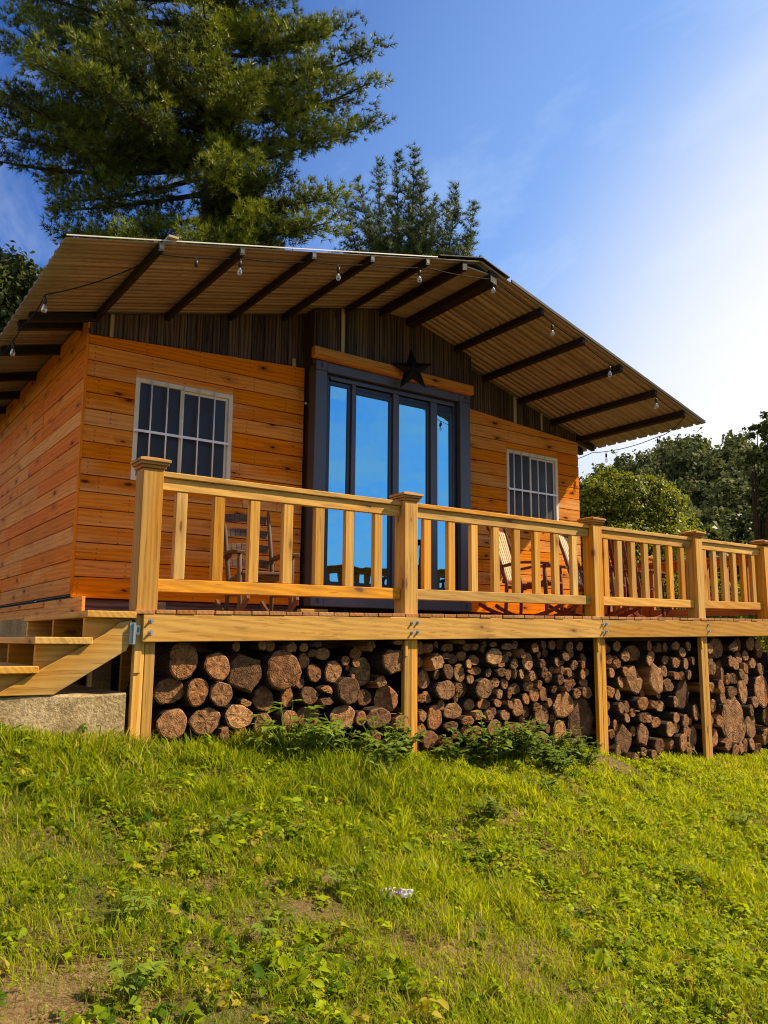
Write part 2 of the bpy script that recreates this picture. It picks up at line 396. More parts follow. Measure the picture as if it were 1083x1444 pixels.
# ------------------------------------------------------------------ camera (1.5 m above the slope, tilted up a little)
CAM = Vector((-4.758, -8.262, -0.414))
yaw, pitch, roll = rad(34.934), rad(9.036), rad(0.477)
fw = Vector((math.sin(yaw) * math.cos(pitch), math.cos(yaw) * math.cos(pitch), math.sin(pitch)))
r0 = Vector((math.cos(yaw), -math.sin(yaw), 0)); u0 = r0.cross(fw)
rt = r0 * math.cos(roll) + u0 * math.sin(roll); up = rt.cross(fw)
cd = bpy.data.cameras.new('camera'); cam = bpy.data.objects.new('camera', cd); COL.objects.link(cam)
cam.matrix_world = Matrix(((rt.x, up.x, -fw.x, CAM.x), (rt.y, up.y, -fw.y, CAM.y), (rt.z, up.z, -fw.z, CAM.z), (0, 0, 0, 1)))
cd.sensor_fit = 'VERTICAL'; cd.sensor_height = 36; cd.sensor_width = 27; cd.lens = 1161.36 / 1444 * 36
cd.clip_start = 0.05; cd.clip_end = 6000
scene.camera = cam
FH = Vector((math.sin(yaw), math.cos(yaw), 0)); RH = Vector((math.cos(yaw), -math.sin(yaw), 0))
def field(fwd, right, z=0.0):
    """a point fwd metres ahead of the viewpoint and right metres to its side, at height z"""
    p = CAM + FH * fwd + RH * right
    return Vector((p.x, p.y, z))

# ------------------------------------------------------------------ light and sky
SUN = Vector((1.0, -0.50, 1.02)).normalized()
sl = bpy.data.lights.new('sun', 'SUN'); so = bpy.data.objects.new('sun', sl); COL.objects.link(so)
sl.energy = 5.0; sl.angle = rad(0.5); sl.color = (1.0, 0.84, 0.58)
so.rotation_euler = (-SUN).to_track_quat('-Z', 'Y').to_euler()
w = bpy.data.worlds.new('World'); scene.world = w; w.use_nodes = True
wt = w.node_tree; wt.nodes.clear()
def wn(typ, **kw):
    nd = wt.nodes.new(typ)
    for k_, v_ in kw.items():
        if k_ == 'inp':
            for i, x in v_.items():
                if isinstance(x, bpy.types.NodeSocket): wt.links.new(x, nd.inputs[i])
                else: nd.inputs[i].default_value = x
        else: setattr(nd, k_, v_)
    return nd
el = math.asin(SUN.z); az = math.atan2(SUN.x, SUN.y)
sky = wn('ShaderNodeTexSky', sky_type='NISHITA', sun_disc=False, sun_elevation=el, sun_rotation=az, air_density=1.0, dust_density=1.0, ozone_density=2.5, altitude=300)
dirv = wn('ShaderNodeTexCoord').outputs['Generated']
dn = wn('ShaderNodeVectorMath', operation='NORMALIZE', inp={0: dirv}).outputs[0]
dot = wn('ShaderNodeVectorMath', operation='DOT_PRODUCT', inp={0: dn, 1: (math.sin(rad(88)) * .995, math.cos(rad(88)) * .995, -0.09)}).outputs['Value']
glow = wn('ShaderNodeMapRange', interpolation_type='SMOOTHSTEP', inp={0: dot, 1: 0.58, 2: 0.84, 3: 0.0, 4: 1.0}).outputs[0]
# thin wisps of cirrus
sepd = wn('ShaderNodeSeparateXYZ', inp={0: dn})
zc = wn('ShaderNodeMath', operation='MAXIMUM', inp={0: sepd.outputs[2], 1: 0.08}).outputs[0]
px = wn('ShaderNodeMath', operation='DIVIDE', inp={0: sepd.outputs[0], 1: zc}).outputs[0]
py = wn('ShaderNodeMath', operation='DIVIDE', inp={0: sepd.outputs[1], 1: zc}).outputs[0]
cv = wn('ShaderNodeCombineXYZ', inp={0: px, 1: py, 2: 0.0}).outputs[0]
cvr = wn('ShaderNodeMapping', inp={0: cv, 'Rotation': (0, 0, 0.5), 'Scale': (1.6, 0.7, 1)}).outputs[0]
cn = wn('ShaderNodeTexNoise', inp={'Vector': cvr, 'Scale': 1.3, 'Detail': 7.0, 'Roughness': 0.62, 'Distortion': 0.6}).outputs[0]
behind = wn('ShaderNodeMapRange', inp={0: sepd.outputs[1], 1: -0.3, 2: 0.25, 3: 0.14, 4: 0.0}).outputs[0]
cn2 = wn('ShaderNodeMath', operation='ADD', inp={0: cn, 1: behind}).outputs[0]
wisp = wn('ShaderNodeMapRange', inp={0: cn2, 1: 0.50, 2: 0.78, 3: 0.0, 4: 0.65}).outputs[0]
deep = wn('ShaderNodeMix', data_type='RGBA', blend_type='MULTIPLY', inp={0: 1.0, 6: sky.outputs[0], 7: (0.38, 0.76, 1.42, 1)}).outputs[2]
c1 = wn('ShaderNodeMix', data_type='RGBA', inp={0: wisp, 6: deep, 7: (5.0, 6.0, 8.0, 1)}).outputs[2]
veil = wn('ShaderNodeMapRange', interpolation_type='SMOOTHSTEP', inp={0: dot, 1: 0.15, 2: 0.70, 3: 0.0, 4: 0.46}).outputs[0]
c1 = wn('ShaderNodeMix', data_type='RGBA', inp={0: veil, 6: c1, 7: (4.2, 6.8, 11.0, 1)}).outputs[2]
# warm cloud glow added in the left sky to fill the shaded wall
added_fill = wn('ShaderNodeMapRange', interpolation_type='SMOOTHSTEP', inp={0: sepd.outputs[0], 1: -0.25, 2: -0.85, 3: 0.0, 4: 0.75}).outputs[0]
c1 = wn('ShaderNodeMix', data_type='RGBA', inp={0: added_fill, 6: c1, 7: (9.0, 7.6, 5.6, 1)}).outputs[2]
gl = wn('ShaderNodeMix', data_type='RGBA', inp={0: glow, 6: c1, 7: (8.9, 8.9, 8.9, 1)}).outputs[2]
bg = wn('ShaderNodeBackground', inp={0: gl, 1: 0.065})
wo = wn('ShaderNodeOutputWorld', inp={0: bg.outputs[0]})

vs_ = scene.view_settings
scene.display_settings.display_device = 'sRGB'
vs_.view_transform = 'Standard'; vs_.look = 'None'; vs_.exposure = 0.85; vs_.gamma = 1.0; vs_.use_curve_mapping = False
scene.cycles.use_denoising = True
scene.cycles.filter_width = 1.1
scene.cycles.max_bounces = 7; scene.cycles.diffuse_bounces = 3; scene.cycles.transparent_max_bounces = 12
scene.cycles.caustics_reflective = False; scene.cycles.caustics_refractive = False
scene.cycles.sample_clamp_indirect = 6.0

# ------------------------------------------------------------------ terrain
def hash_noise(x, y, s=1.0, seed=0):
    """smooth value noise for numpy arrays"""
    x = np.asarray(x, float) * s + seed * 17.3; y = np.asarray(y, float) * s - seed * 9.1
    xi, yi = np.floor(x), np.floor(y); fx, fy = x - xi, y - yi
    fx, fy = fx * fx * (3 - 2 * fx), fy * fy * (3 - 2 * fy)
    h = lambda a, b: np.modf(np.abs(np.sin(a * 127.1 + b * 311.7 + seed) * 43758.5453))[0]
    return (h(xi, yi) * (1 - fx) + h(xi + 1, yi) * fx) * (1 - fy) + (h(xi, yi + 1) * (1 - fx) + h(xi + 1, yi + 1) * fx) * fy

def ground_z(x, y):
    x, y = np.asarray(x, float), np.asarray(y, float)
    a = x + 2.94
    z = -1.04 - 0.95 * np.tanh(a * .121 / .95)
    b = -3 - y
    z = z - np.where(b > 0, 12 * np.tanh(.216 * b / 12), -.3 * np.tanh(-b * .1))
    near = np.exp(-((x + 1) ** 2 + (y + 4) ** 2) / 120)
    z = z + near * (0.09 * (hash_noise(x, y, 0.9, 1) - 0.5) + 0.06 * (hash_noise(x, y, 2.6, 2) - 0.5) + 0.05 * (hash_noise(x, y, 6.3, 23) - 0.5))
    z = z + 0.10 * np.exp(-(((x - 1.35) / 0.55) ** 2 + ((y + 2.8) / 0.35) ** 2))        # loose earth under the stack
    dx, dy = x - CAM.x, y - CAM.y
    r = np.hypot(dx, dy); A = np.degrees(np.arctan2(dx, dy))
    rise = np.clip((r - 38) / 75, 0, 1); rise = rise * rise * (3 - 2 * rise)
    z = z + 17.5 * rise * np.exp(-((A - 57) / 17.0) ** 2) + 5 * rise * np.exp(-((A - 20) / 40.0) ** 2)
    return z

def make_ground():
    nr, na = 230, 220
    rr = 0.4 * (3500 / 0.4) ** (np.linspace(0, 1, nr))
    aa = np.linspace(0, 2 * math.pi, na, endpoint=False)
    Rr, Aa = np.meshgrid(rr, aa, indexing='ij')
    X = CAM.x + 2 + Rr * np.sin(Aa); Y = CAM.y + 3.2 + Rr * np.cos(Aa)
    V = np.stack([X, Y, ground_z(X, Y)], -1).reshape(-1, 3)
    i = np.arange(nr - 1)[:, None] * na; j = np.arange(na)[None, :]; j2 = (j + 1) % na
    F4 = np.stack([i + j, i + j2, i + na + j2, i + na + j], -1).reshape(-1, 4)[:, ::-1]
    V = np.vstack([V, [[CAM.x + 2, CAM.y + 3.2, float(ground_z(CAM.x + 2, CAM.y + 3.2))]]])
    c = len(V) - 1
    F3 = np.stack([np.arange(na), (np.arange(na) + 1) % na, np.full(na, c)], -1)
    o = np_mesh('ground', V, F3, F4, mats=[M['soil']], smooth=True)
    tag(o, 'grassy slope falling away from the cabin', kind='structure')
make_ground()

# ------------------------------------------------------------------ cabin
cabin = empty('cabin', (1.12, 0.25, -0.2))
tag(cabin, 'orange plank cabin built round a slate blue shipping container with a sheet metal gable roof', 'cabin')
RX, RZ = 1.2, 3.90                       # ridge
LX, LZ, EX, EZ = -3.31, 2.82, 5.34, 2.67  # eaves
ROOF_F, ROOF_B = -1.64, 7.3
def roof_z(x):
    return RZ - (RX - x) * (RZ - LZ) / (RX - LX) if x < RX else RZ - (x - RX) * (RZ - EZ) / (EX - RX)
def add(mb, name, mat, parent=cabin, bevel=0.0):
    o = mb.build(name, mat, None, bevel)
    if parent is not None:
        o.parent = parent
        top = parent
        off = Vector()
        while top is not None: off += top.location; top = top.parent
        o.location = -off                # meshes are drawn in world numbers
    return o

P = 0.1738
FY = 0.247
def siding_front(x0, x1, win, zt0, zt1, name, seed):
    global R
    R = random.Random(seed)
    mb = MB()
    wx0, wx1, wz0, wz1 = win
    rows = [(0.05 + k * P - 0.04 * (k == 0), 0.05 + (k + 1) * P) for k in range(15)]
    for k, (za, zb) in enumerate(rows):
        zb_ = zb - 0.009
        spans = []
        if zb_ <= wz0 or za >= wz1: spans = [(x0, x1, za, zb_)]
        else:
            spans = [(x0, wx0, za, zb_), (wx1, x1, za, zb_)]
            if za < wz0: spans.append((wx0, wx1, za, wz0))
            if zb_ > wz1: spans.append((wx0, wx1, wz1, zb_))
        for (a, b, c, d) in spans:
            if d - c < 0.006: continue
            rn = R.random()
            if (b - a) > 1.9 and R.random() < 0.45:
                m = R.uniform(a + 0.5, b - 0.5)
                segs = [(a, m - 0.0015), (m + 0.0015, b)]
            else: segs = [(a, b)]
            for s0, s1 in segs:
                y = FY + R.uniform(-0.004, 0.003)
                mb.box(s0, s1, y, y + 0.025, c, d, 0)
    # topmost row: a full board and a long wedge up to the gable
    zt = 0.05 + 15 * P
    mb.hexa([(x0, FY, zt), (x1, FY, zt), (x1, FY + .024, zt), (x0, FY + .024, zt), (x0, FY, zt0), (x1, FY, zt1), (x1, FY + .024, zt1), (x0, FY + .024, zt0)], 0)
    return add(mb, name, M['siding'], cabin, 0.003)
WL = (-2.075, -0.945, 1.262, 2.388); WR = (3.335, 4.385, 1.255, 2.372)
siding_front(-2.6, -0.015, WL, 2.752, 2.905, 'front_wall', 3)
siding_front(2.455, 4.85, WR, 2.868, 2.683, 'front_wall', 5)
R = random.Random(9)
mb = MB()                               # the long left wall
wall_end = 6.35
rafter_y = [0.52, 1.47, 2.66, 3.66, 4.6, 5.6]
for k in range(16):
    za, zb = 0.045 + k * P, 0.045 + (k + 1) * P - 0.006
    y = FY + 0.03
    while y < wall_end:
        y2 = min(wall_end, y + R.choice([2.4, 3.0, 3.6, 1.8]))
        x = -2.6 + R.uniform(-0.003, 0.004)
        mb.box(x, x + 0.025, y + 0.0015, y2 - 0.0015, za, zb, 1)
        y = y2
ys = [FY + 0.03] + rafter_y + [wall_end]
for i in range(len(ys) - 1):
    mb.box(-2.603, -2.578, ys[i] + (0.05 if i else 0), ys[i + 1] - 0.03, 0.045 + 16 * P, 2.965, 1)
add(mb, 'side_wall', M['siding'], cabin, 0.003)
mb = MB(); mb.box(-2.612, -2.586, FY - 0.006, FY + 0.028, 0.04, 2.76, 2)
add(mb, 'corner_trim', M['siding'], cabin, 0.003)
mb = MB()                               # right side wall and back wall (hardly seen)
for k in range(15):
    za, zb = 0.05 + k * P, 0.05 + (k + 1) * P - 0.006
    mb.box(4.826, 4.85, FY + 0.03, wall_end, za, zb, 1)
add(mb, 'side_wall', M['siding'], cabin, 0.003)
mb = MB()
for k in range(15):
    za, zb = 0.05 + k * P, 0.05 + (k + 1) * P - 0.006
    mb.box(-2.57, 4.82, wall_end, wall_end + 0.024, za, zb, 0)
add(mb, 'back_wall', M['siding'], cabin)
# dark gable cladding: vertical weathered boards
def gable(x0, x1, y, zlo, name, seed, yb=0.03):
    global R
    R = random.Random(seed)
    mb = MB(); x = x0
    while x < x1 - 1e-4:
        xb = min(x1, x + R.uniform(0.07, 0.17))
        if x < RX < xb: xb = RX
        g = 0.003
        yy = y + R.uniform(-0.006, 0.006)
        za, zb = zlo(x), zlo(xb)
        ta, tb = roof_z(x) - 0.012, roof_z(xb) - 0.012
        mb.hexa([(x + g, yy, za), (xb - g, yy, zb), (xb - g, yy + yb, zb), (x + g, yy + yb, za), (x + g, yy, ta), (xb - g, yy, tb), (xb - g, yy + yb, tb), (x + g, yy + yb, ta)], 2)
        x = xb
    return add(mb, name, M['gable'], cabin, 0.004)
gable(-2.6, 0.0, FY + 0.028, lambda x: 2.70 + 0.15 * (x + 2.6) / 2.6, 'gable_cladding', 21)
gable(0.005, 2.45, 0.02, lambda x: 2.90, 'gable_cladding', 22)
gable(2.455, 4.85, FY + 0.028, lambda x: 2.80 - 0.17 * (x - 2.45) / 2.4, 'gable_cladding', 23)
gable(-2.57, 4.83, wall_end + 0.03, lambda x: 2.62, 'gable_cladding', 24)
R = random.Random(31)
mb = MB(); mb.box(-0.03, 0.0, 0.02, FY + 0.06, 2.9, 3.59, 2); add(mb, 'gable_return', M['gable'])
mb = MB(); mb.box(2.452, 2.48, 0.02, FY + 0.06, 2.9, 3.50, 2); add(mb, 'gable_return', M['gable'])
for (x, y, z0, z1, wd) in ((-2.36, FY + 0.004, 2.775, roof_z(-2.36) - 0.02, 0.042), (0.37, -0.01, 3.10, roof_z(0.37) - 0.02, 0.045), (-0.16, FY + 0.004, 2.86, 3.0, 0.05),
                           (3.53, FY + 0.004, 2.79, roof_z(3.53) - 0.02, 0.05), (4.08, FY + 0.006, 2.76, roof_z(4.08) - 0.02, 0.028)):
    mb = MB(); mb.box(x - wd / 2, x + wd / 2, y, y + 0.02, z0, z1, 2)
    add(mb, 'batten', M['batten'], cabin, 0.002)
# floor skirt, piers and foundation
mb = MB(); mb.box(-2.585, -2.555, FY - 0.36, 4.3, -0.165, 0.005, 1); mb.box(-2.585, -2.555, 4.303, 6.4, -0.175, -0.01, 1); mb.box(-2.60, -2.586, 1.4, 6.2, -0.055, 0.0, 1)
add(mb, 'skirt_board', M['siding'], cabin, 0.003)
mb = MB(); mb.box(-2.63, -2.45, 1.2, 6.4, -1.3, -0.17, 1); add(mb, 'foundation', M['concrete'])
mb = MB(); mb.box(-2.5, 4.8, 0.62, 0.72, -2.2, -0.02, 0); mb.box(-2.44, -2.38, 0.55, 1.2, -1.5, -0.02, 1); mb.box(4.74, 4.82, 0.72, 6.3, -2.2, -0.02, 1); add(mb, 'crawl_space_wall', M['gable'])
for xa, xb in ((-2.56, -0.02), (2.46, 4.82)):
    mb = MB(); mb.box(xa, xb, FY + 0.0275, FY + 0.034, 0.03, 2.70, 0); add(mb, 'dark_backing', M['black'])  # black panel added behind the boards to keep the gaps dark
mb = MB(); mb.box(-2.574, -2.566, FY + 0.04, 6.34, 0.03, 2.80, 1); add(mb, 'dark_backing', M['black'])
mb = MB()
mb.box(-2.52, -0.03, FY + 0.05, FY + 0.15, -0.12, 0.04, 0); mb.box(2.5, 4.82, FY + 0.05, FY + 0.15, -0.12, 0.04, 0)
mb.box(-2.55, 4.8, FY + 0.05, 6.3, 0.0, 0.03, 0)
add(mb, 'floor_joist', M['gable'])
for x, y, h in ((-2.3, 0.42, -0.12), (-0.35, 0.36, -0.05), (2.8, 0.36, -0.05), (4.6, 0.4, -0.12)):
    mb = MB(); mb.box(x, x + 0.2, y, y + 0.2, -1.5, h, 2); add(mb, 'pier', M['concrete'], cabin, 0.006)
# shipping container end: posts, corner castings, header, sill
CW, CH = 2.438, 2.955
cont = MB()
cont.box(0, 0.162, 0.0, 0.16, 0.13, CH - 0.125, 2); cont.box(CW - 0.178, CW, 0.0, 0.16, 0.13, CH - 0.125, 2)
cont.box(0.166, CW - 0.182, 0.004, 0.12, 2.828, CH - 0.004, 0)
cont.box(0.166, CW - 0.182, 0.004, 0.12, 0.0, 0.145, 0)
frame = add(cont, 'container_frame', M['steel'], cabin, 0.006)
for x in (0.0, CW - 0.178):
    for z0 in (0.0, CH - 0.122):
        mb = MB()
        w_ = 0.165 if x == 0 else 0.178
        mb.box(x, x + w_, -0.003, 0.165, z0, z0 + 0.122, 2)
        cst = add(mb, 'corner_casting', M['steel'], frame, 0.008)
        mb = MB(); cx = x + w_ / 2
        n = 12
        poly = [(cx + 0.022 * math.cos(a) , z0 + 0.062 + 0.036 * math.sin(a)) for a in [2 * math.pi * i / n for i in range(n)]]
        mb.prism(poly, -0.0045, 0.002); add(mb, 'casting_hole', M['black'], cst)
mb = MB(); mb.box(0.004, 0.03, 0.162, 6.1, 0.0, CH - 0.06, 1); mb.box(CW - 0.03, CW - 0.004, 0.162, 6.1, 0.0, CH - 0.06, 1); mb.box(0.03, CW - 0.03, 0.17, 6.1, CH - 0.1, CH - 0.07, 1); mb.box(0.03, CW - 0.03, 6.05, 6.1, 0.0, CH - 0.1, 0)
add(mb, 'container_side', M['black'])
mb = MB(); mb.tube([(-0.02, FY - 0.1, 2.42), (-0.07, FY - 0.12, 2.425)], [0.012, 0.016], 8); add(mb, 'hose_stub', M['galv'])
R = random.Random(37)
mb = MB(); mb.hexa([(-0.062, -0.075, 2.962), (2.44, -0.075, 2.935), (2.44, 0.012, 2.935), (-0.062, 0.012, 2.962), (-0.062, -0.075, 3.092), (2.44, -0.075, 3.062), (2.44, 0.012, 3.062), (-0.062, 0.012, 3.092)], 0)
add(mb, 'lintel_beam', M['lintel'], cabin, 0.006)
# glass door: outer frame, four panes, mullions
door = empty('glass_door'); door.parent = cabin; door.location = -Vector(cabin.location)
def dpart(mb, name, mat, par, bevel=0.003):
    o = mb.build(name, mat, None, bevel); o.parent = par; return o
GY = 0.10
fr = MB()
fr.box(0.164, 2.26, GY - 0.03, GY + 0.05, 2.772, 2.826, 0); fr.box(0.166, 2.258, GY - 0.03, GY + 0.05, 0.147, 0.215, 0)
fr.box(0.164, 0.235, GY - 0.028, GY + 0.05, 0.216, 2.771, 2); fr.box(2.185, 2.258, GY - 0.028, GY + 0.05, 0.216, 2.771, 2)
dpart(fr, 'door_frame', M['dark_frame'], door)
mb = MB(); mb.box(0.236, 2.184, GY - 0.052, GY - 0.031, 2.755, 2.80, 0); dpart(mb, 'track', M['steel'], door)
for (a, b) in ((0.555, 0.612), (1.185, 1.275), (1.795, 1.905)):
    mb = MB(); mb.box(a, b, GY - 0.045, GY + 0.03, 0.217, 2.752, 2)
    dpart(mb, 'mullion', M['steel'], door)
for (a, b, t) in ((0.236, 0.554, 2.752), (0.614, 1.184, 2.70), (1.276, 1.794, 2.70), (1.906, 2.184, 2.66)):
    mb = MB(); st = 0.042
    mb.box(a, a + st * .5, GY - 0.02, GY + 0.02, 0.217, t, 2); mb.box(b - st, b, GY - 0.02, GY + 0.02, 0.217, t, 2)
    mb.box(a + st * .5, b - st, GY - 0.02, GY + 0.02, t - 0.05, t, 0); mb.box(a + st * .5, b - st, GY - 0.02, GY + 0.02, 0.217, 0.30, 0)
    if t < 2.75: mb.box(a, b, GY - 0.01, GY + 0.02, t + 0.002, 2.753, 0)
    leaf = dpart(mb, 'door_leaf', M['dark_frame'], door)
    mb = MB(); mb.box(a + st * .5 - 0.004, b - st + 0.004, GY + 0.0, GY + 0.008, 0.296, t - 0.046, 2)
    dpart(mb, 'pane', M['door_glass'], leaf, 0)
# barred windows
def window(win, bars, split, seed):
    x0, x1, z0, z1 = win
    o = empty('window'); o.parent = cabin; o.location = -Vector(cabin.location)
    f = MB(); t = 0.05; y0, y1 = FY - 0.004, FY + 0.06
    f.box(x0, x0 + t, y0, y1, z0, z1, 2); f.box(x1 - t, x1, y0, y1, z0, z1, 2)
    f.box(x0 + t, x1 - t, y0, y1, z1 - t, z1, 0); f.box(x0 + t, x1 - t, y0, y1, z0, z0 + t, 0)
    xm = x0 + (x1 - x0) * split
    f.box(xm - 0.02, xm + 0.02, y0 + 0.02, y1, z0 + t, z1 - t, 2)
    # sliding sash on one half
    s = 0.03; ys_, ye_ = FY + 0.022, FY + 0.05
    f.box(xm + 0.02, x1 - t, ys_, ye_, z1 - t - s, z1 - t, 0); f.box(x1 - t - s, x1 - t, ys_, ye_, z0 + t, z1 - t - s, 2)
    dpart(f, 'window_frame', M['cream'], o)
    for a, b in ((x0 + t, xm - 0.02), (xm + 0.02, x1 - t)):
        mb = MB(); mb.box(a, b, FY + 0.04, FY + 0.046, z0 + t, z1 - t, 2); dpart(mb, 'pane', M['win_glass'], o, 0)
    for fx in bars:
        mb = MB(); mb.tube([(fx, FY - 0.03, z0 - 0.01), (fx, FY - 0.03, z1 - 0.012)], 0.009, 8); dpart(mb, 'security_bar', M['barsteel'], o, 0)
    mb = MB(); zb = z0 + (z1 - z0) * 0.475
    mb.box(x0 - 0.005, x1 - 0.055, FY - 0.043, FY - 0.037, zb - 0.014, zb + 0.014, 0); dpart(mb, 'cross_bar', M['barsteel'], o, 0.002)
    mb = MB(); mb.box(x1 + 0.001, x1 + 0.05, FY + 0.012, FY + 0.05, z0 - 0.01, z1 + 0.01, 2); mb.box(x0, x1 + 0.05, FY + 0.02, FY + 0.05, z1 + 0.001, z1 + 0.03, 0); dpart(mb, 'reveal', M['pine_red'], o, 0)
window(WL, (-1.905, -1.727, -1.547, -1.366, -1.18), 0.47, 1)
window(WR, (3.45, 3.605, 3.775, 3.935, 4.10), 0.47, 2)
# roof: trapezoid-ribbed sheets down each slope, purlins, ridge cap, rafters
def roof_sheet(xa, xb, name):
    ys_, prof = ROOF_F, []
    per = 0.195
    while ys_ < ROOF_B:
        prof += [(ys_, 0.0), (ys_ + per * 0.28, 0.0), (ys_ + per * 0.30, 0.010), (ys_ + per * 0.36, 0.010), (ys_ + per * 0.38, 0.0), (ys_ + per * 0.66, 0.0), (ys_ + per * 0.70, 0.026), (ys_ + per * 0.90, 0.026), (ys_ + per * 0.96, 0.0)]
        ys_ += per
    n = len(prof); xs = np.linspace(xa, xb, 9)
    V, F = [], []
    for i, x in enumerate(xs):
        for (y, dz) in prof:
            V.append((x, y, roof_z(x) + dz + 0.012 * (hash_noise(x * 1.3, y * .8, 1, 4) - .5)))
    for i in range(len(xs) - 1):
        for j in range(n - 1):
            F.append((i * n + j, i * n + j + 1, (i + 1) * n + j + 1, (i + 1) * n + j))
    o = np_mesh(name, np.array(V, float), None, np.array(F), mats=[M['roof']])
    o.parent = cabin; o.location = -Vector(cabin.location)
    mb = MB(); ps_ = [x_ for x_ in (-2.52, -1.76, -1.0, -0.31, 0.41, 2.2, 2.92, 3.63, 4.32, 4.93) if min(xa, xb) < x_ < max(xa, xb)]
    for x_ in ps_:
        y_ = ROOF_F + 0.08
        while y_ < 1.2:
            zc_ = roof_z(x_ + .05)
            mb.tube([(x_ + .05, y_, zc_ + .004), (x_ + .05, y_, zc_ - .012)], [.006, .0025], 6); y_ += 0.39
    add(mb, 'roofing_screw', M['galv'], o).location = (0, 0, 0)
    md = o.modifiers.new('gauge', 'SOLIDIFY'); md.thickness = 0.003; md.offset = 1
    return o
roof_sheet(LX, RX, 'roof'); roof_sheet(RX, EX, 'roof')
def sloped(x0, x1, y0, y1, dz0, dz1, along=1):
    m = MB()
    m.hexa([(x0, y0, roof_z(x0) + dz0), (x1, y0, roof_z(x1) + dz0), (x1, y1, roof_z(x1) + dz0), (x0, y1, roof_z(x0) + dz0),
            (x0, y0, roof_z(x0) + dz1), (x1, y0, roof_z(x1) + dz1), (x1, y1, roof_z(x1) + dz1), (x0, y1, roof_z(x0) + dz1)], along)
    return m
for i, x in enumerate((-2.52, -1.76, -1.0, -0.31, 0.41, 2.2, 2.92, 3.63, 4.32, 4.93)):
    y0 = ROOF_F + (-0.015 if x < 1 else 0.03)
    o = add(sloped(x - 0.027, x + 0.027, y0, ROOF_B - 0.1, -0.085, -0.006), 'purlin', M['purlin'], cabin, 0.004)
    mb = MB(); mb.box(x - 0.018, x + 0.018, y0 - 0.002, y0 + 0.002, roof_z(x) - 0.066, roof_z(x) - 0.026); add(mb, 'end_opening', M['black'], o)
add(sloped(0.93, 1.0, ROOF_F + 0.02, ROOF_B - 0.1, -0.11, -0.006), 'purlin', M['purlin'], cabin, 0.004)
add(sloped(1.35, 1.45, ROOF_F + 0.02, ROOF_B - 0.1, -0.15, -0.006), 'purlin', M['purlin'], cabin, 0.004)
m = MB()
m.hexa([(1.0, ROOF_F + 0.05, 3.80), (1.35, ROOF_F + 0.05, 3.80), (1.35, 7.1, 3.80), (1.0, 7.1, 3.80), (1.0, ROOF_F + 0.05, 3.812), (1.35, ROOF_F + 0.05, 3.812), (1.35, 7.1, 3.812), (1.0, 7.1, 3.812)], 1)
add(m, 'ridge_plate', M['roof'])
for dx, nm in ((-0.62, 0), (0.42, 1)):
    x1 = RX + dx; m = MB()
    a, b = (x1, RX) if dx < 0 else (RX, x1)
    m.hexa([(a, ROOF_F - 0.02, roof_z(a) + 0.034), (b, ROOF_F - 0.02, roof_z(b) + 0.034), (b, ROOF_B + .02, roof_z(b) + 0.034), (a, ROOF_B + .02, roof_z(a) + 0.034),
            (a, ROOF_F - 0.02, roof_z(a) + 0.046), (b, ROOF_F - 0.02, roof_z(b) + 0.046), (b, ROOF_B + .02, roof_z(b) + 0.046), (a, ROOF_B + .02, roof_z(a) + 0.046)], 1)
    add(m, 'ridge_cap', M['purlin'])
add(sloped(LX + 0.005, 0.55, ROOF_F - 0.010, ROOF_F - 0.002, 0.014, 0.024, 0), 'roof_edge_trim', M['white_edge'])
add(sloped(1.65, EX, ROOF_F - 0.018, ROOF_F - 0.002, -0.004, 0.03, 0), 'roof_edge_trim', M['purlin'])
for y in rafter_y:
    add(sloped(LX + 0.07, -2.45, y - 0.04, y + 0.04, -0.105, -0.009, 0), 'rafter', M['purlin'], cabin, 0.003)
    add(sloped(4.7, EX - 0.1, y - 0.04, y + 0.04, -0.105, -0.009, 0), 'rafter', M['purlin'], cabin, 0.003)
add(sloped(LX + 0.12, -2.5, FY - 0.02, FY + 0.05, -0.10, -0.009, 0), 'rafter', M['purlin'], cabin, 0.003)
add(sloped(4.852, EX - 0.12, FY - 0.02, FY + 0.05, -0.10, -0.009, 0), 'rafter', M['purlin'], cabin, 0.003)
mb = MB(); mb.box(-2.47, -2.38, ROOF_F - 0.04, ROOF_F + 0.1, roof_z(-2.42) + 0.03, roof_z(-2.42) + 0.055, 0); add(mb, 'wood_block', M['batten'], cabin, 0.004)

# ------------------------------------------------------------------ star on the lintel
def star():
    cx, cz, y = 1.29, 3.02, -0.20
    pts = []
    for i in range(10):
        a = math.pi / 2 + i * math.pi / 5 + rad(3)
        r = 0.30 if i % 2 == 0 else 0.118
        pts.append((r * math.cos(a), 0.0, r * math.sin(a)))
    V = pts + [(0, -0.06, 0), (0, 0.0, 0)]
    F = [(i, (i + 1) % 10, 10) for i in range(10)] + [((i + 1) % 10, i, 11) for i in range(10)]
    mb = MB(); mb._add(V, F, V, 0.5)
    o = mb.build('barn_star', M['star'], None, 0.002, (cx, y, cz))
    o.rotation_euler = (0, 0, rad(-24))
    tag(o, 'black five-pointed metal star hung on the wooden lintel above the glass door', 'star ornament')
star()

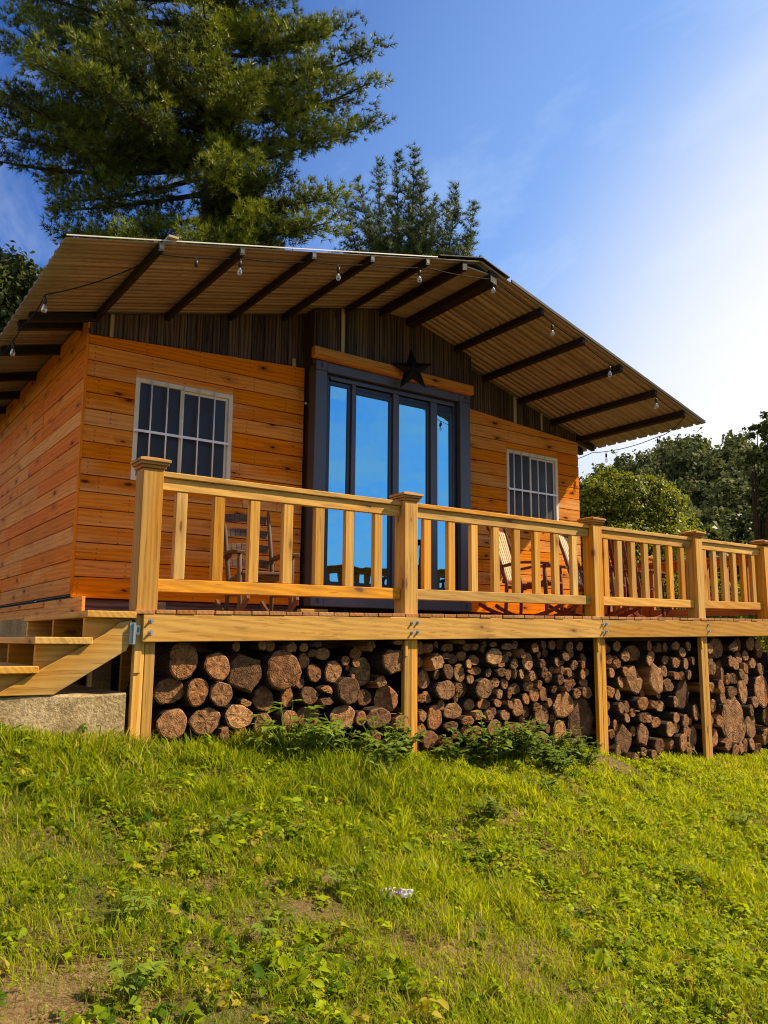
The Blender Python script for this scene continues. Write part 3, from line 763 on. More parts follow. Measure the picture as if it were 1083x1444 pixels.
# ------------------------------------------------------------------ deck frame: runs almost along the facade and climbs a little
DX, DY, DK, DZ, DS = -2.886, -3.034, 0.0625, -0.215, 0.0165
DL = math.hypot(1, DK)
def deck_pt(x, d, h):
    """x world, d metres behind the front face, h above the deck surface"""
    y = DY + DK * (x - DX) + d * DL
    return Vector((x, y, DZ + DS * (x - DX) + h))
def dbox(mb, x0, x1, d0, d1, h0, h1, along=0, rn=None):
    c = [deck_pt(x, d, h) for h in (h0, h1) for x, d in ((x0, d0), (x1, d0), (x1, d1), (x0, d1))]
    mb.hexa(c, along, 0, rn)
def gz(x, y): return float(ground_z(x, y))
PW = 0.143
posts = [-3.03, -0.808, 1.652, 3.523, 5.10]
R = random.Random(41)
deck = empty('deck', deck_pt(1.1, 1.5, 0)); tag(deck, 'raised plank deck on square posts with firewood stacked beneath it', 'deck')
mb = MB(); x = -3.05
dend = 5.24
while x < dend:
    xb = min(dend, x + 0.139)
    back = 3.25 - DK * (x - DX) if x < 4.87 else 3.2
    dbox(mb, x, xb - 0.006, R.uniform(-0.052, -0.044), back, -0.027 + R.uniform(-.002, .002), R.uniform(-.002, 0.001), 1); x = xb
add(mb, 'decking', M['decking'], deck, 0.003)
beam_parts = []
mb = MB(); bx = [-2.992, 1.72, 6.9]
dbox(mb, -2.992, 1.70, -0.045, -0.005, -0.205, -0.029, 0); dbox(mb, 1.703, 5.26, -0.045, -0.005, -0.205, -0.029, 0)
beam = add(mb, 'rim_beam', M['pine'], deck, 0.004)
mb = MB(); dbox(mb, -3.0, 5.2, 2.2, 2.26, -0.2, -0.03, 0); dbox(mb, -3.0, 5.2, 0.9, 0.95, -0.2, -0.03, 0); dbox(mb, 5.2, 5.24, 0.0, 3.2, -0.2, -0.03, 1); dbox(mb, -2.95, -2.9, 0.15, 3.2, -0.2, -0.03, 1)
dbox(mb, -2.9, 5.2, 0.62, 0.66, -0.55, -0.03, 0); add(mb, 'joist', M['pine'], deck)
for i, px_ in enumerate(posts):
    zb = gz(px_ + 0.07, deck_pt(px_, 0.05, 0).y) - 0.25
    h = zb - deck_pt(px_, 0, 0).z
    mb = MB()
    dbox(mb, px_ + 0.002, px_ + 0.071, 0.0, 0.045, h, -0.03, 2); dbox(mb, px_ + 0.073, px_ + PW, 0.001, 0.045, h, -0.03, 2)
    if i == 0: dbox(mb, px_ - 0.001, px_ + 0.05, -0.012, -0.001, -0.40, -0.03, 2)
    else: dbox(mb, px_ - 0.001, px_ + 0.03, -0.014, -0.001, -0.34, -0.21, 2)
    add(mb, 'support_post', M['pine'], deck, 0.005)
    bolts = [(px_ + 0.045, -0.075), (px_ + 0.045, -0.15), (px_ + 0.105, -0.07), (px_ + 0.105, -0.145)]
    if i == 0: bolts = [(px_ + 0.09, -0.07), (px_ + 0.09, -0.145)]
    if i == 3: bolts = bolts[2:]
    if i == 4: bolts = []
    for (x, h) in bolts:
        mb = MB(); a = deck_pt(x, -0.046, h); b = deck_pt(x, -0.049, h); c = deck_pt(x, -0.068, h)
        mb.tube([a, b], 0.016, 12, smooth=False); mb.tube([b, c], 0.0095, 6, smooth=False)
        bo = add(mb, 'bolt', M['galv'], beam)
mb = MB(); dbox(mb, -2.80, -2.62, 0.55, 0.80, 0.0, 0.075); b_ = add(mb, 'grey_block', M['concrete'], None, 0.006)
tag(b_, 'small grey block lying on the deck behind the first railing post', 'block')
mb = MB(); c_ = deck_pt(-0.95, 1.0, 0.0); dbox(mb, -1.62, -1.36, 0.3, 0.36, 0.0, 0.035); b_ = add(mb, 'wood_offcut', M['pine'], None, 0.004)
tag(b_, 'short pale wood offcut lying on the deck under the bottom rail', 'wood offcut')

# railings
def newel(root, x, d, h0=-0.028):
    mb = MB(); dbox(mb, x, x + PW, d, d + PW, h0, 0.925, 2)
    n = add(mb, 'newel_post', M['pine'], root, 0.005)
    mb = MB()
    for (e, h0_, h1_) in ((0.012, 0.927, 0.948), (0.026, 0.949, 0.966), (0.036, 0.967, 0.985)):
        dbox(mb, x - e, x + PW + e, d - e, d + PW + e, h0_, h1_, 0)
    c = [deck_pt(x - 0.036, d - 0.036, 0.986), deck_pt(x + PW + 0.036, d - 0.036, 0.986), deck_pt(x + PW + 0.036, d + PW + 0.036, 0.986), deck_pt(x - 0.036, d + PW + 0.036, 0.986)]
    t = [deck_pt(x + 0.03, d + 0.03, 1.006), deck_pt(x + PW - 0.03, d + 0.03, 1.006), deck_pt(x + PW - 0.03, d + PW - 0.03, 1.006), deck_pt(x + 0.03, d + PW - 0.03, 1.006)]
    mb.hexa(c + t, 0)
    add(mb, 'post_cap', M['pine_red'], n, 0.003)
R = random.Random(43)
rail = empty('deck_railing', deck_pt(1.1, 0.07, 0)); tag(rail, 'golden pine front railing with square newel posts and upright balusters', 'railing')
for x in posts: newel(rail, x, 0.0)
bal = [[-2.66, -2.41, -2.13, -1.86, -1.57, -1.29, -1.01], [-0.49, -0.205, 0.08, 0.365, 0.65, 0.935, 1.22, 1.47], [1.90, 2.16, 2.43, 2.70, 2.97, 3.24, 3.42], [3.75, 3.99, 4.23, 4.47, 4.71, 4.93]]
for i in range(4):
    a, b = posts[i] + PW + 0.002, posts[i + 1] - 0.004
    mb = MB(); dbox(mb, a, b, 0.035, 0.125, 0.885, 0.922, 0); dbox(mb, a + 0.002, b - 0.002, 0.058, 0.097, 0.80, 0.884, 0)
    add(mb, 'top_rail', M['pine'], rail, 0.004)
    mb = MB(); dbox(mb, a, b, 0.05, 0.135, 0.118, 0.205, 0); add(mb, 'bottom_rail', M['pine'], rail, 0.004)
    n = {0: 7, 1: 8, 2: 7, 3: 6}[i]
    step = (b - a) / (n + 0.35)
    for k in range(n):
        x = a + step * (k + 0.42)
        mb = MB(); dbox(mb, x, x + 0.082, 0.064, 0.112, 0.2055, 0.7995, 2)
        add(mb, 'baluster', M['pine'], rail, 0.004)
R = random.Random(47)
srail = empty('deck_railing', deck_pt(5.17, 1.3, 0)); tag(srail, 'orange stained side railing running back from the corner post to the cabin', 'railing')
def sdbox(mb, x0, x1, d0, d1, h0, h1, along=1): dbox(mb, x0, x1, d0, d1, h0, h1, along)
for d in (1.78, 2.5):
    mb = MB(); dbox(mb, 5.12, 5.12 + 0.12, d, d + 0.12, -0.028, 0.9, 2); n_ = add(mb, 'newel_post', M['stained_rail'], srail, 0.004)
    mb = MB(); dbox(mb, 5.10, 5.26, d - 0.02, d + 0.14, 0.902, 0.935, 0); add(mb, 'post_cap', M['pine_red'], n_, 0.003)
for d0, d1 in ((PW + 0.002, 1.778), (1.902, 2.498)):
    mb = MB(); dbox(mb, 5.12, 5.23, d0, d1, 0.80, 0.835, 1); dbox(mb, 5.15, 5.19, d0, d1, 0.70, 0.799, 1); add(mb, 'top_rail', M['stained_rail'], srail, 0.003)
    mb = MB(); dbox(mb, 5.13, 5.21, d0, d1, 0.06, 0.16, 1); add(mb, 'bottom_rail', M['stained_rail'], srail, 0.003)
    d = d0 + 0.12
    while d < d1 - 0.06:
        mb = MB(); dbox(mb, 5.145, 5.195, d, d + 0.07, 0.162, 0.698, 2); add(mb, 'baluster', M['stained_rail'], srail, 0.003); d += 0.29

# steps and their concrete pad
R = random.Random(53)
st = empty('steps', (-3.5, -2.4, -0.73)); tag(st, 'short open wooden staircase climbing from the concrete pad to the deck', 'steps')
tre = [(-3.345, -3.04, -0.232), (-3.635, -3.30, -0.395), (-3.925, -3.60, -0.565)]
y0 = -3.062
for i, (a, b, zt) in enumerate(tre):
    mb = MB()
    mb.box(a, b, y0 - 0.034, -1.35, zt - 0.042, zt, 1)
    add(mb, 'tread', M['pine'], st, 0.004)
def stringer(y, name):
    prof = [(-3.055, -0.275), (-3.335, -0.275), (-3.335, -0.438), (-3.61, -0.438), (-3.61, -0.608), (-3.895, -0.608), (-3.895, -0.73), (-3.50, -0.733), (-3.085, -0.475), (-3.055, -0.40)]
    mb = MB(); mb.prism(prof, y, y + 0.04, axis=1)
    return add(mb, 'stringer', M['pine'], st, 0.003)
stringer(y0 + 0.042, 's')
mb = MB(); mb.prism([(-3.055, -0.282), (-3.13, -0.30), (-3.22, -0.375), (-3.83, -0.733), (-3.50, -0.733), (-3.085, -0.475), (-3.055, -0.42)], y0, y0 + 0.04, axis=1); add(mb, 'stringer', M['pine'], st, 0.003)
stringer(-2.25, 's'); stringer(-1.45, 's')
mb = MB(); mb.box(-3.07, -3.03, y0 - 0.006, y0 + 0.0, -0.435, -0.30, 2); mb.box(-3.052, -3.046, y0 - 0.03, y0 - 0.006, -0.43, -0.305, 2); add(mb, 'hanger_bracket', M['galv'], st)
mb = MB(); mb.box(-3.028, -3.002, -3.066, -3.064, -0.375, -0.315, 2); tg = add(mb, 'tag_label', M['cream'], st)
k = NT('green_print'); M['green'] = k.done(k.bsdf((0.03, 0.22, 0.10), 0.5))
mb = MB(); mb.box(-3.022, -3.008, -3.0672, -3.0661, -0.36, -0.33, 2); add(mb, 'green_mark', M['green'], tg)
R = random.Random(57)
mb = MB()
n = 26; X0, X1 = -6.6, -3.062
zt = -0.737
V, F = [], []
for j, (y, z) in enumerate(((-3.05, -1.5), (-3.05, zt - 0.012), (-3.035, zt), (-1.2, zt), (-1.2, -1.5))):
    for i in range(n):
        x = X0 + (X1 - X0) * i / (n - 1)
        V.append((x, y + R.uniform(-.006, .006), z + (R.uniform(-.006, .006) if j in (1, 2) else 0)))
for j in range(4):
    for i in range(n - 1): F.append((j * n + i, j * n + i + 1, (j + 1) * n + i + 1, (j + 1) * n + i))
F.append(tuple(j * n + n - 1 for j in range(5))); F.append(tuple(j * n for j in range(4, -1, -1)))
mb._add(V, F, V, 0.5)
pad = mb.build('concrete_pad', M['concrete']); tag(pad, 'rough concrete slab carrying the foot of the wooden steps', 'concrete slab')

# ------------------------------------------------------------------ firewood
def log_mesh(kind, seed):
    """a unit-radius log lying along +Y with its cut face near y=0; kinds: round, split"""
    q = random.Random(seed); mb = MB()
    if kind == 'round':
        n = 22; ph = [q.uniform(0, 6.28) for _ in range(4)]
        out = []
        for i in range(n):
            a = 2 * math.pi * i / n
            r = 1 + 0.05 * math.sin(2 * a + ph[0]) + 0.04 * math.sin(3 * a + ph[1]) + 0.03 * math.sin(7 * a + ph[2]) + q.uniform(-.02, .02)
            out.append((r * math.cos(a), r * math.sin(a), 0))
    else:
        t = q.choice(['wedge', 'half', 'quad', 'quad', 'wedge'])
        if t == 'wedge': base = [(-0.95, 0.35), (-0.5, -0.75), (0.15, -1.0), (0.8, -0.6), (0.95, 0.15), (0.1, 0.98)]; wood_e = [0, 4, 5]
        elif t == 'half': base = [(-1.0, 0.25), (-0.85, -0.4), (-0.35, -0.85), (0.3, -0.95), (0.85, -0.5), (1.0, 0.2), (0.3, 0.45)]; wood_e = [5, 6]
        else: base = [(-0.9, 0.55), (-0.8, -0.7), (0.1, -0.95), (0.85, -0.6), (0.75, 0.75), (-0.2, 0.95)]; wood_e = [0, 1, 3, 4]
        rot = q.uniform(0, 6.28); out = []
        m = len(base)
        for i in range(m):
            for s_ in range(3):
                f = s_ / 3; x = base[i][0] * (1 - f) + base[(i + 1) % m][0] * f; z = base[i][1] * (1 - f) + base[(i + 1) % m][1] * f
                x += q.uniform(-.06, .06); z += q.uniform(-.06, .06)
                out.append((x * math.cos(rot) - z * math.sin(rot), x * math.sin(rot) + z * math.cos(rot), 2 if i in wood_e else 0))
        n = len(out)
    tilt = (q.uniform(-.022, .022), q.uniform(-.022, .022))
    V, F, mi = [], [], []
    rings = [(0.0, 0.90), (0.02, 1.0), (0.35, 1.02), (0.75, 0.98), (1.0, 0.96)]
    for j, (y, s_) in enumerate(rings):
        for (x, z, m_) in out:
            V.append((x * s_ + q.uniform(-.012, .012), y + (tilt[0] * x + tilt[1] * z) * (1 if j < 2 else 0) + q.uniform(-.01, .01) * (j > 1), z * s_ + q.uniform(-.012, .012)))
    # rough cut face: one inner ring and a middle
    inn = len(V)
    for (x, z, m_) in out: V.append((x * 0.5, tilt[0] * x * .5 + tilt[1] * z * .5 + q.uniform(-.008, .008), z * 0.5))
    V.append((0, q.uniform(-.010, .006), 0)); cen = len(V) - 1
    for j in range(len(rings) - 1):
        for i in range(n):
            i2 = (i + 1) % n; F.append((j * n + i, j * n + i2, (j + 1) * n + i2, (j + 1) * n + i)); mi.append(1 if j == 0 and False else (0 if j == 0 else (1 if out[i][2] == 0 else 2)))
    for i in range(n):
        i2 = (i + 1) % n
        F.append((i2, i, inn + i, inn + i2)); mi.append(0)
        F.append((inn + i2, inn + i, cen)); mi.append(0)
    b = len(rings) - 1
    F.append(tuple(b * n + i for i in range(n))); mi.append(0)
    me = bpy.data.meshes.new('firewood_log'); me.from_pydata(V, [], F)
    for m_ in ('endgrain', 'bark', 'split'): me.materials.append(M[m_])
    me.polygons.foreach_set('material_index', mi)
    import bmesh
    bm = bmesh.new(); bm.from_mesh(me); bmesh.ops.recalc_face_normals(bm, faces=bm.faces); bm.to_mesh(me); bm.free()
    return me
ROUND = [log_mesh('round', 100 + i) for i in range(9)]
SPLIT = [log_mesh('split', 200 + i) for i in range(14)]
LOGS = {1: [(-2.668, -0.538, 0.123, 0.107, 0), (-2.438, -0.578, 0.091, 0.091, 0), (-2.202, -0.629, 0.136, 0.137, 1), (-1.909, -0.613, 0.145, 0.136, 0), (-2.742, -0.739, 0.087, 0.101, 0), (-2.566, -0.745, 0.083, 0.089, 0), (-2.381, -0.767, 0.087, 0.086, 0), (-2.731, -0.944, 0.105, 0.095, 0), (-2.48, -0.943, 0.111, 0.089, 0), (-2.245, -0.922, 0.111, 0.081, 0), (-2.03, -0.814, 0.087, 0.089, 0), (-1.837, -0.811, 0.054, 0.075, 0), (-2.281, -0.448, 0.033, 0.034, 0), (-2.093, -0.437, 0.035, 0.035, 0), (-2.014, -0.442, 0.041, 0.04, 0), (-1.848, -0.452, 0.049, 0.046, 1), (-1.747, -0.451, 0.031, 0.036, 0), (-1.626, -0.427, 0.038, 0.026, 2), (-2.188, -0.833, 0.039, 0.024, 1), (-1.71, -0.547, 0.056, 0.052, 0), (-1.65, -0.493, 0.044, 0.031, 0), (-1.541, -0.498, 0.071, 0.047, 0), (-1.621, -0.638, 0.073, 0.067, 3), (-1.454, -0.63, 0.085, 0.079, 0), (-1.344, -0.549, 0.037, 0.037, 0), (-1.316, -0.605, 0.02, 0.021, 0), (-1.25, -0.569, 0.034, 0.032, 0), (-1.132, -0.64, 0.112, 0.103, 4), (-0.885, -0.552, 0.133, 0.112, 1), (-1.111, -0.438, 0.049, 0.044, 1), (-0.867, -0.409, 0.052, 0.023, 2), (-0.775, -0.46, 0.03, 0.028, 0), (-1.272, -0.67, 0.02, 0.021, 0), (-1.327, -0.77, 0.108, 0.106, 0), (-1.118, -0.835, 0.077, 0.065, 4), (-0.889, -0.859, 0.139, 0.105, 4), (-1.679, -0.798, 0.081, 0.064, 0), (-1.535, -0.764, 0.058, 0.036, 1), (-1.533, -0.842, 0.064, 0.031, 1), (-1.65, -0.95, 0.107, 0.087, 0), (-1.85, -0.96, 0.072, 0.07, 0), (-1.356, -0.963, 0.113, 0.089, 0), (-1.037, -0.989, 0.121, 0.081, 0), (-0.822, -1.032, 0.088, 0.066, 1), (-2.03, -0.99, 0.087, 0.073, 0)],
2: [(-0.505, -0.453, 0.039, 0.046, 2), (-0.397, -0.429, 0.032, 0.041, 2), (-0.309, -0.447, 0.041, 0.035, 1), (-0.219, -0.446, 0.046, 0.042, 1), (-0.123, -0.398, 0.042, 0.024, 2), (-0.418, -0.567, 0.072, 0.076, 1), (-0.309, -0.518, 0.049, 0.029, 0), (-0.199, -0.545, 0.058, 0.042, 0), (-0.095, -0.518, 0.051, 0.042, 4), (-0.069, -0.446, 0.06, 0.03, 1), (0.05, -0.44, 0.035, 0.037, 2), (0.125, -0.458, 0.035, 0.037, 1), (0.181, -0.421, 0.035, 0.031, 1), (0.261, -0.42, 0.045, 0.025, 0), (0.049, -0.555, 0.078, 0.043, 4), (-0.269, -0.647, 0.07, 0.065, 0), (-0.13, -0.661, 0.08, 0.071, 0), (0.26, -0.526, 0.108, 0.074, 0), (0.385, -0.588, 0.055, 0.037, 1), (0.383, -0.663, 0.073, 0.037, 1), (0.231, -0.667, 0.036, 0.043, 0), (0.065, -0.646, 0.087, 0.036, 4), (-0.5, -0.713, 0.086, 0.075, 4), (-0.314, -0.798, 0.106, 0.082, 0), (-0.039, -0.806, 0.073, 0.066, 4), (0.123, -0.799, 0.087, 0.085, 0), (-0.164, -0.856, 0.041, 0.029, 4), (-0.202, -0.977, 0.099, 0.07, 0), (0.01, -0.933, 0.068, 0.048, 4), (0.191, -0.934, 0.097, 0.042, 4), (0.36, -0.934, 0.054, 0.034, 0), (-0.406, -1.02, 0.103, 0.091, 0), (-0.06, -1.06, 0.067, 0.041, 0), (-0.477, -1.191, 0.094, 0.068, 1), (0.055, -1.172, 0.094, 0.059, 0), (0.276, -1.137, 0.098, 0.072, 0), (0.403, -1.034, 0.064, 0.049, 0), (0.401, -1.107, 0.036, 0.024, 0), (0.503, -0.852, 0.037, 0.05, 0), (0.493, -0.684, 0.056, 0.05, 1), (0.567, -0.679, 0.028, 0.044, 2), (0.433, -0.438, 0.074, 0.032, 1), (0.506, -0.501, 0.037, 0.025, 1), (0.509, -1.162, 0.083, 0.068, 1), (0.579, -0.98, 0.075, 0.069, 1), (-0.223, -1.098, 0.074, 0.04, 1), (0.732, -0.572, 0.084, 0.071, 0), (1.217, -0.98, 0.157, 0.125, 0), (1.5, -1.13, 0.205, 0.19, 0), (1.151, -1.231, 0.123, 0.103, 0), (0.931, -1.065, 0.099, 0.096, 1), (0.82, -0.875, 0.069, 0.064, 0), (0.694, -0.906, 0.048, 0.051, 0), (0.961, -0.873, 0.07, 0.065, 4), (1.089, -0.831, 0.036, 0.039, 0), (1.497, -0.869, 0.043, 0.047, 0), (1.59, -0.874, 0.067, 0.061, 4), (0.753, -1.163, 0.058, 0.069, 1), (0.592, -0.818, 0.076, 0.05, 4), (0.728, -1.024, 0.058, 0.05, 4), (0.646, -1.275, 0.085, 0.056, 0), (0.905, -1.26, 0.089, 0.057, 0)],
3: [(2.412, -0.504, 0.151, 0.088, 4), (2.737, -0.766, 0.131, 0.186, 1), (2.394, -0.773, 0.163, 0.145, 1), (2.983, -0.838, 0.108, 0.075, 1), (3.253, -0.49, 0.071, 0.054, 0), (2.46, -1.013, 0.1, 0.065, 0), (3.275, -0.953, 0.127, 0.168, 1), (2.174, -1.36, 0.144, 0.153, 1), (2.505, -1.332, 0.113, 0.129, 1), (2.933, -1.298, 0.08, 0.088, 1), (3.44, -1.145, 0.06, 0.093, 0), (2.206, -1.039, 0.048, 0.064, 0), (3.42, -1.42, 0.086, 0.129, 1), (2.729, -1.221, 0.091, 0.058, 4), (3.22, -1.228, 0.07, 0.061, 0), (2.899, -1.06, 0.107, 0.059, 4), (2.666, -1.029, 0.07, 0.05, 1), (3.15, -1.45, 0.10, 0.10, 0), (2.72, -1.46, 0.08, 0.08, 0)],
4: [(4.031, -0.441, 0.173, 0.123, 4), (4.552, -0.943, 0.108, 0.158, 0), (4.93, -0.955, 0.155, 0.205, 0), (4.286, -1.286, 0.30, 0.259, 0), (4.752, -1.359, 0.135, 0.174, 4), (5.04, -1.266, 0.10, 0.11, 0), (4.054, -0.751, 0.047, 0.097, 2), (4.293, -0.429, 0.081, 0.05, 1), (4.20, -0.80, 0.064, 0.074, 2), (3.86, -1.45, 0.11, 0.11, 0), (5.0, -1.5, 0.10, 0.11, 1), (5.36, -0.9, 0.13, 0.16, 0), (5.40, -1.25, 0.15, 0.17, 1), (5.38, -0.6, 0.12, 0.11, 1), (5.36, -1.56, 0.14, 0.12, 0)]}
def fill_logs(bay, target, rmin, rmax, seed):
    """small splits packed into the gaps of a bay"""
    q = random.Random(seed); L = LOGS[bay]
    x0, x1 = posts[bay - 1] + PW + 0.02, posts[bay] - 0.02
    for r in (rmax, rmax * .85, rmax * .7, rmax * .58, rmin):
        for _ in range(2600):
            if len(L) >= target: return
            x = q.uniform(x0 + r, x1 - r)
            yg = deck_pt(x, .1, 0); top = yg.z - 0.212; bot = gz(x, yg.y) + 0.02
            z = q.uniform(bot + r * .7, top - r)
            rx, rz = r * q.uniform(0.8, 1.08), r * q.uniform(0.85, 1.15)
            if all(((x - l[0]) / (rx + l[2])) ** 2 + ((z - l[1]) / (rz + l[3])) ** 2 > 0.86 for l in L):
                L.append((x, z, rx, rz, q.choice([0, 0, 1, 1, 2, 4, 0])))
fill_logs(1, 56, 0.026, 0.05, 5)
fill_logs(2, 150, 0.026, 0.050, 6)
fill_logs(3, 72, 0.032, 0.058, 7)
fill_logs(4, 52, 0.036, 0.075, 8)
R = random.Random(61)
made = []
for bay in (1, 2, 3, 4):
    for (x, z, rx, rz, kd) in LOGS[bay]:
        big = max(rx, rz)
        d = (0.0 if bay == 1 else 0.03) + R.uniform(0, 0.09 if bay == 1 else 0.08) + ((0.09 if bay == 1 else 0.05) if kd == 4 else 0) - (0.025 if kd in (2, 3) else 0)
        if kd == 1 and bay > 1 and R.random() < .4: kd = 0
        me = R.choice(ROUND if kd in (0, 3, 4) else SPLIT)
        o = bpy.data.objects.new('firewood_log', me); COL.objects.link(o)
        y = deck_pt(x, d, 0).y
        o.location = (x, y, z); o.scale = (rx, R.uniform(0.38, 0.5), rz)
        o.rotation_euler = (R.uniform(-.06, .06), 0 if rx / rz > 1.2 or rz / rx > 1.2 else R.uniform(-3.1, 3.1), math.atan(DK) + R.uniform(-.06, .06))
        made.append((bay, x, z, rx, rz, kd, o))
# labels: where each log sits, counted from things one can find
BAY = {1: 'first', 2: 'second', 3: 'third', 4: 'fourth'}
ROWS = ['top', 'upper', 'middle', 'lower', 'bottom']
cells = {}
for m_ in made:
    bay, x, z, rx, rz, kd, o = m_
    yg = deck_pt(x, .1, 0); top = yg.z - 0.21; bot = gz(x, yg.y)
    row = ROWS[min(4, max(0, int((top - z) / (top - bot) * 5)))]
    cells.setdefault((bay, row), []).append(m_)
ORD = ['first', 'second', 'third', 'fourth', 'fifth', 'sixth', 'seventh', 'eighth', 'ninth', 'tenth', 'eleventh', 'twelfth', 'thirteenth', 'fourteenth', 'fifteenth', 'sixteenth', 'seventeenth', 'eighteenth', 'nineteenth', 'twentieth', 'twenty-first', 'twenty-second', 'twenty-third', 'twenty-fourth', 'twenty-fifth', 'twenty-sixth']
for (bay, row), L in cells.items():
    L.sort(key=lambda m_: m_[1]); n = len(L)
    for i, (b_, x, z, rx, rz, kd, o) in enumerate(L):
        s_ = (rx + rz) / 2
        size = 'big' if s_ > 0.105 else 'medium' if s_ > 0.065 else 'small' if s_ > 0.04 else 'tiny'
        shape = 'split' if kd in (1, 2) else 'round'
        if i <= (n - 1) / 2: where = ORD[i] + ' from its left post'
        else: where = ORD[n - 1 - i] + ' from its right post'
        tag(o, f'{size} {shape} log, {row} band of {BAY[bay]} firewood bay, {where}', 'firewood log', 'firewood logs stacked under the deck')

# ------------------------------------------------------------------ rocking chairs
def rocker(loc, rz, mat, backmat, label, style):
    o = empty('rocking_chair', loc, rz); tag(o, label, 'rocking chair', 'rocking chairs on the deck')
    def part(mb, name, m=None): return mb.build(name, m or mat, o, 0.004)
    # local: sits facing -Y
    for sx in (-1, 1):
        mb = MB(); pts = []
        for i in range(11):
            t = -0.52 + i * 0.108; pts.append((sx * 0.25, t, 0.02 + 0.16 * (t - 0.02) ** 2 / 0.27))
        for i in range(10): mb.bar(pts[i], pts[i + 1], 0.035, 0.045, rn=.5)
        part(mb, 'rocker')
        mb = MB(); mb.tube([(sx * 0.26, -0.30, 0.05), (sx * 0.27, -0.29, 0.40), (sx * 0.275, -0.28, 0.64)], [0.02, 0.026, 0.02], 10); part(mb, 'leg')
        mb = MB(); mb.tube([(sx * 0.24, 0.22, 0.05), (sx * 0.24, 0.20, 0.42), (sx * 0.245, 0.33, 0.85), (sx * 0.25, 0.43, 1.14), (sx * 0.25, 0.44, 1.19)], [0.02, 0.024, 0.022, 0.017, 0.006], 10); part(mb, 'leg')
        mb = MB(); q = [(sx * 0.25, 0.24, 0.63), (sx * 0.285, 0.05, 0.665), (sx * 0.29, -0.18, 0.66), (sx * 0.285, -0.36, 0.635)]
        for i in range(3): mb.bar(q[i], q[i + 1], 0.075, 0.026, rn=.4)
        part(mb, 'armrest')
        mb = MB(); mb.tube([(sx * 0.255, -0.29, 0.22), (sx * 0.24, 0.21, 0.24)], 0.011, 8); part(mb, 'stretcher')
    mb = MB(); mb.tube([(-0.26, -0.295, 0.24), (0.26, -0.295, 0.24)], 0.012, 8); part(mb, 'stretcher')
    mb = MB()
    for i in range(6):
        y = -0.32 + i * 0.092; mb.box(-0.25, 0.25, y, y + 0.084, 0.40 - 0.012 * i + 0.03, 0.425 - 0.012 * i + 0.03, 0)
    part(mb, 'seat')
    if style == 'ladder':
        for i in range(4):
            z = 0.58 + i * 0.165; y = 0.245 + (z - 0.42) * 0.305
            mb = MB(); pts = [(-0.235 + 0.47 * j / 8, y + 0.035 * math.sin(math.pi * j / 8), z + 0.02 * math.sin(math.pi * j / 8)) for j in range(9)]
            rn_ = R.random()
            for j in range(8): mb.bar(pts[j], pts[j + 1], 0.012, 0.085, rn=rn_)
            part(mb, 'back_slat')
    else:
        for i in range(7):
            x = -0.205 + i * 0.068
            mb = MB(); mb.bar((x, 0.235, 0.46), (x, 0.425, 1.10), 0.05, 0.016, up=(0, -1, 0.2)); part(mb, 'back_slat', backmat)
        mb = MB(); mb.bar((-0.26, 0.435, 1.12), (0.26, 0.435, 1.12), 0.03, 0.085); part(mb, 'head_rail')
        mb = MB(); mb.bar((-0.24, 0.245, 0.455), (0.24, 0.245, 0.455), 0.03, 0.05); part(mb, 'back_rail')
    return o
def dk(x, y): return DZ + DS * (x - DX) + 0.001
R = random.Random(67)
rocker((-1.0, -0.62, dk(-1, -.6)), rad(-8), M['greywood'], None, 'dark brown ladder-back rocking chair beside the glass door under the left window', 'ladder')
rocker((2.36, -1.15, dk(2.3, -.7)), rad(24), M['redwood'], M['slat'], 'red brown rocking chair with slats coloured as sunlit, nearer the glass door', 'slat')
rocker((3.50, -1.18, dk(3.4, -.8)), rad(24), M['redwood'], M['slat'], 'red brown rocking chair with slats coloured as sunlit, nearer the cabin corner', 'slat')
rocker((4.45, -1.0, dk(4.4, -1.)), rad(95), M['redwood'], M['redwood'], 'all red brown rocking chair past the cabin corner beside the side railing', 'slat')

# ------------------------------------------------------------------ string lights along the eaves
R = random.Random(71)
lights = empty('string_lights', (1.2, -1.6, 3.8)); tag(lights, 'black cord of clear bulbs strung along the roof eaves', 'string lights')
bulb_pos = []
path = []
def eave(x): return Vector((x, ROOF_F + 0.03, roof_z(x) - 0.095))
stops = [-2.52, -1.76, -1.0, -0.31, 0.41, 1.40, 2.2, 2.92, 3.63, 4.32, 4.93]
left = [Vector((LX + 0.06, 4.6, roof_z(LX + .06) - 0.12)), Vector((LX + 0.06, 2.66, roof_z(LX + .06) - 0.13)), Vector((LX + 0.06, 1.47, roof_z(LX + 0.06) - 0.12)), Vector((LX + 0.08, 0.3, roof_z(LX + 0.08) - 0.12)), Vector((LX + 0.06, -0.75, 2.66)), eave(-2.50)]
right = [eave(4.93), Vector((EX - 0.1, -0.93, 2.60)), Vector((EX - 0.12, 0.28, roof_z(EX - 0.12) - 0.12)), Vector((EX - 0.1, 1.47, roof_z(EX - .1) - 0.12)), Vector((EX - 0.1, 4.6, roof_z(EX - .1) - 0.12))]
def sag(a, b, s, n=9): return [a.lerp(b, i / n) - Vector((0, 0, s * 4 * (i / n) * (1 - i / n))) for i in range(n)]
for i in range(len(left) - 1): path += sag(left[i], left[i + 1], 0.05)
for i in range(len(stops) - 1): path += sag(eave(stops[i]), eave(stops[i + 1]), 0.018)
for i in range(len(right) - 1): path += sag(right[i], right[i + 1], 0.05)
path.append(right[-1])
mb = MB(); mb.tube(path, 0.0055, 6); add(mb, 'cord', M['rubber'], lights)
def near_path(p): return min(path, key=lambda q: (q - Vector(p)).length)
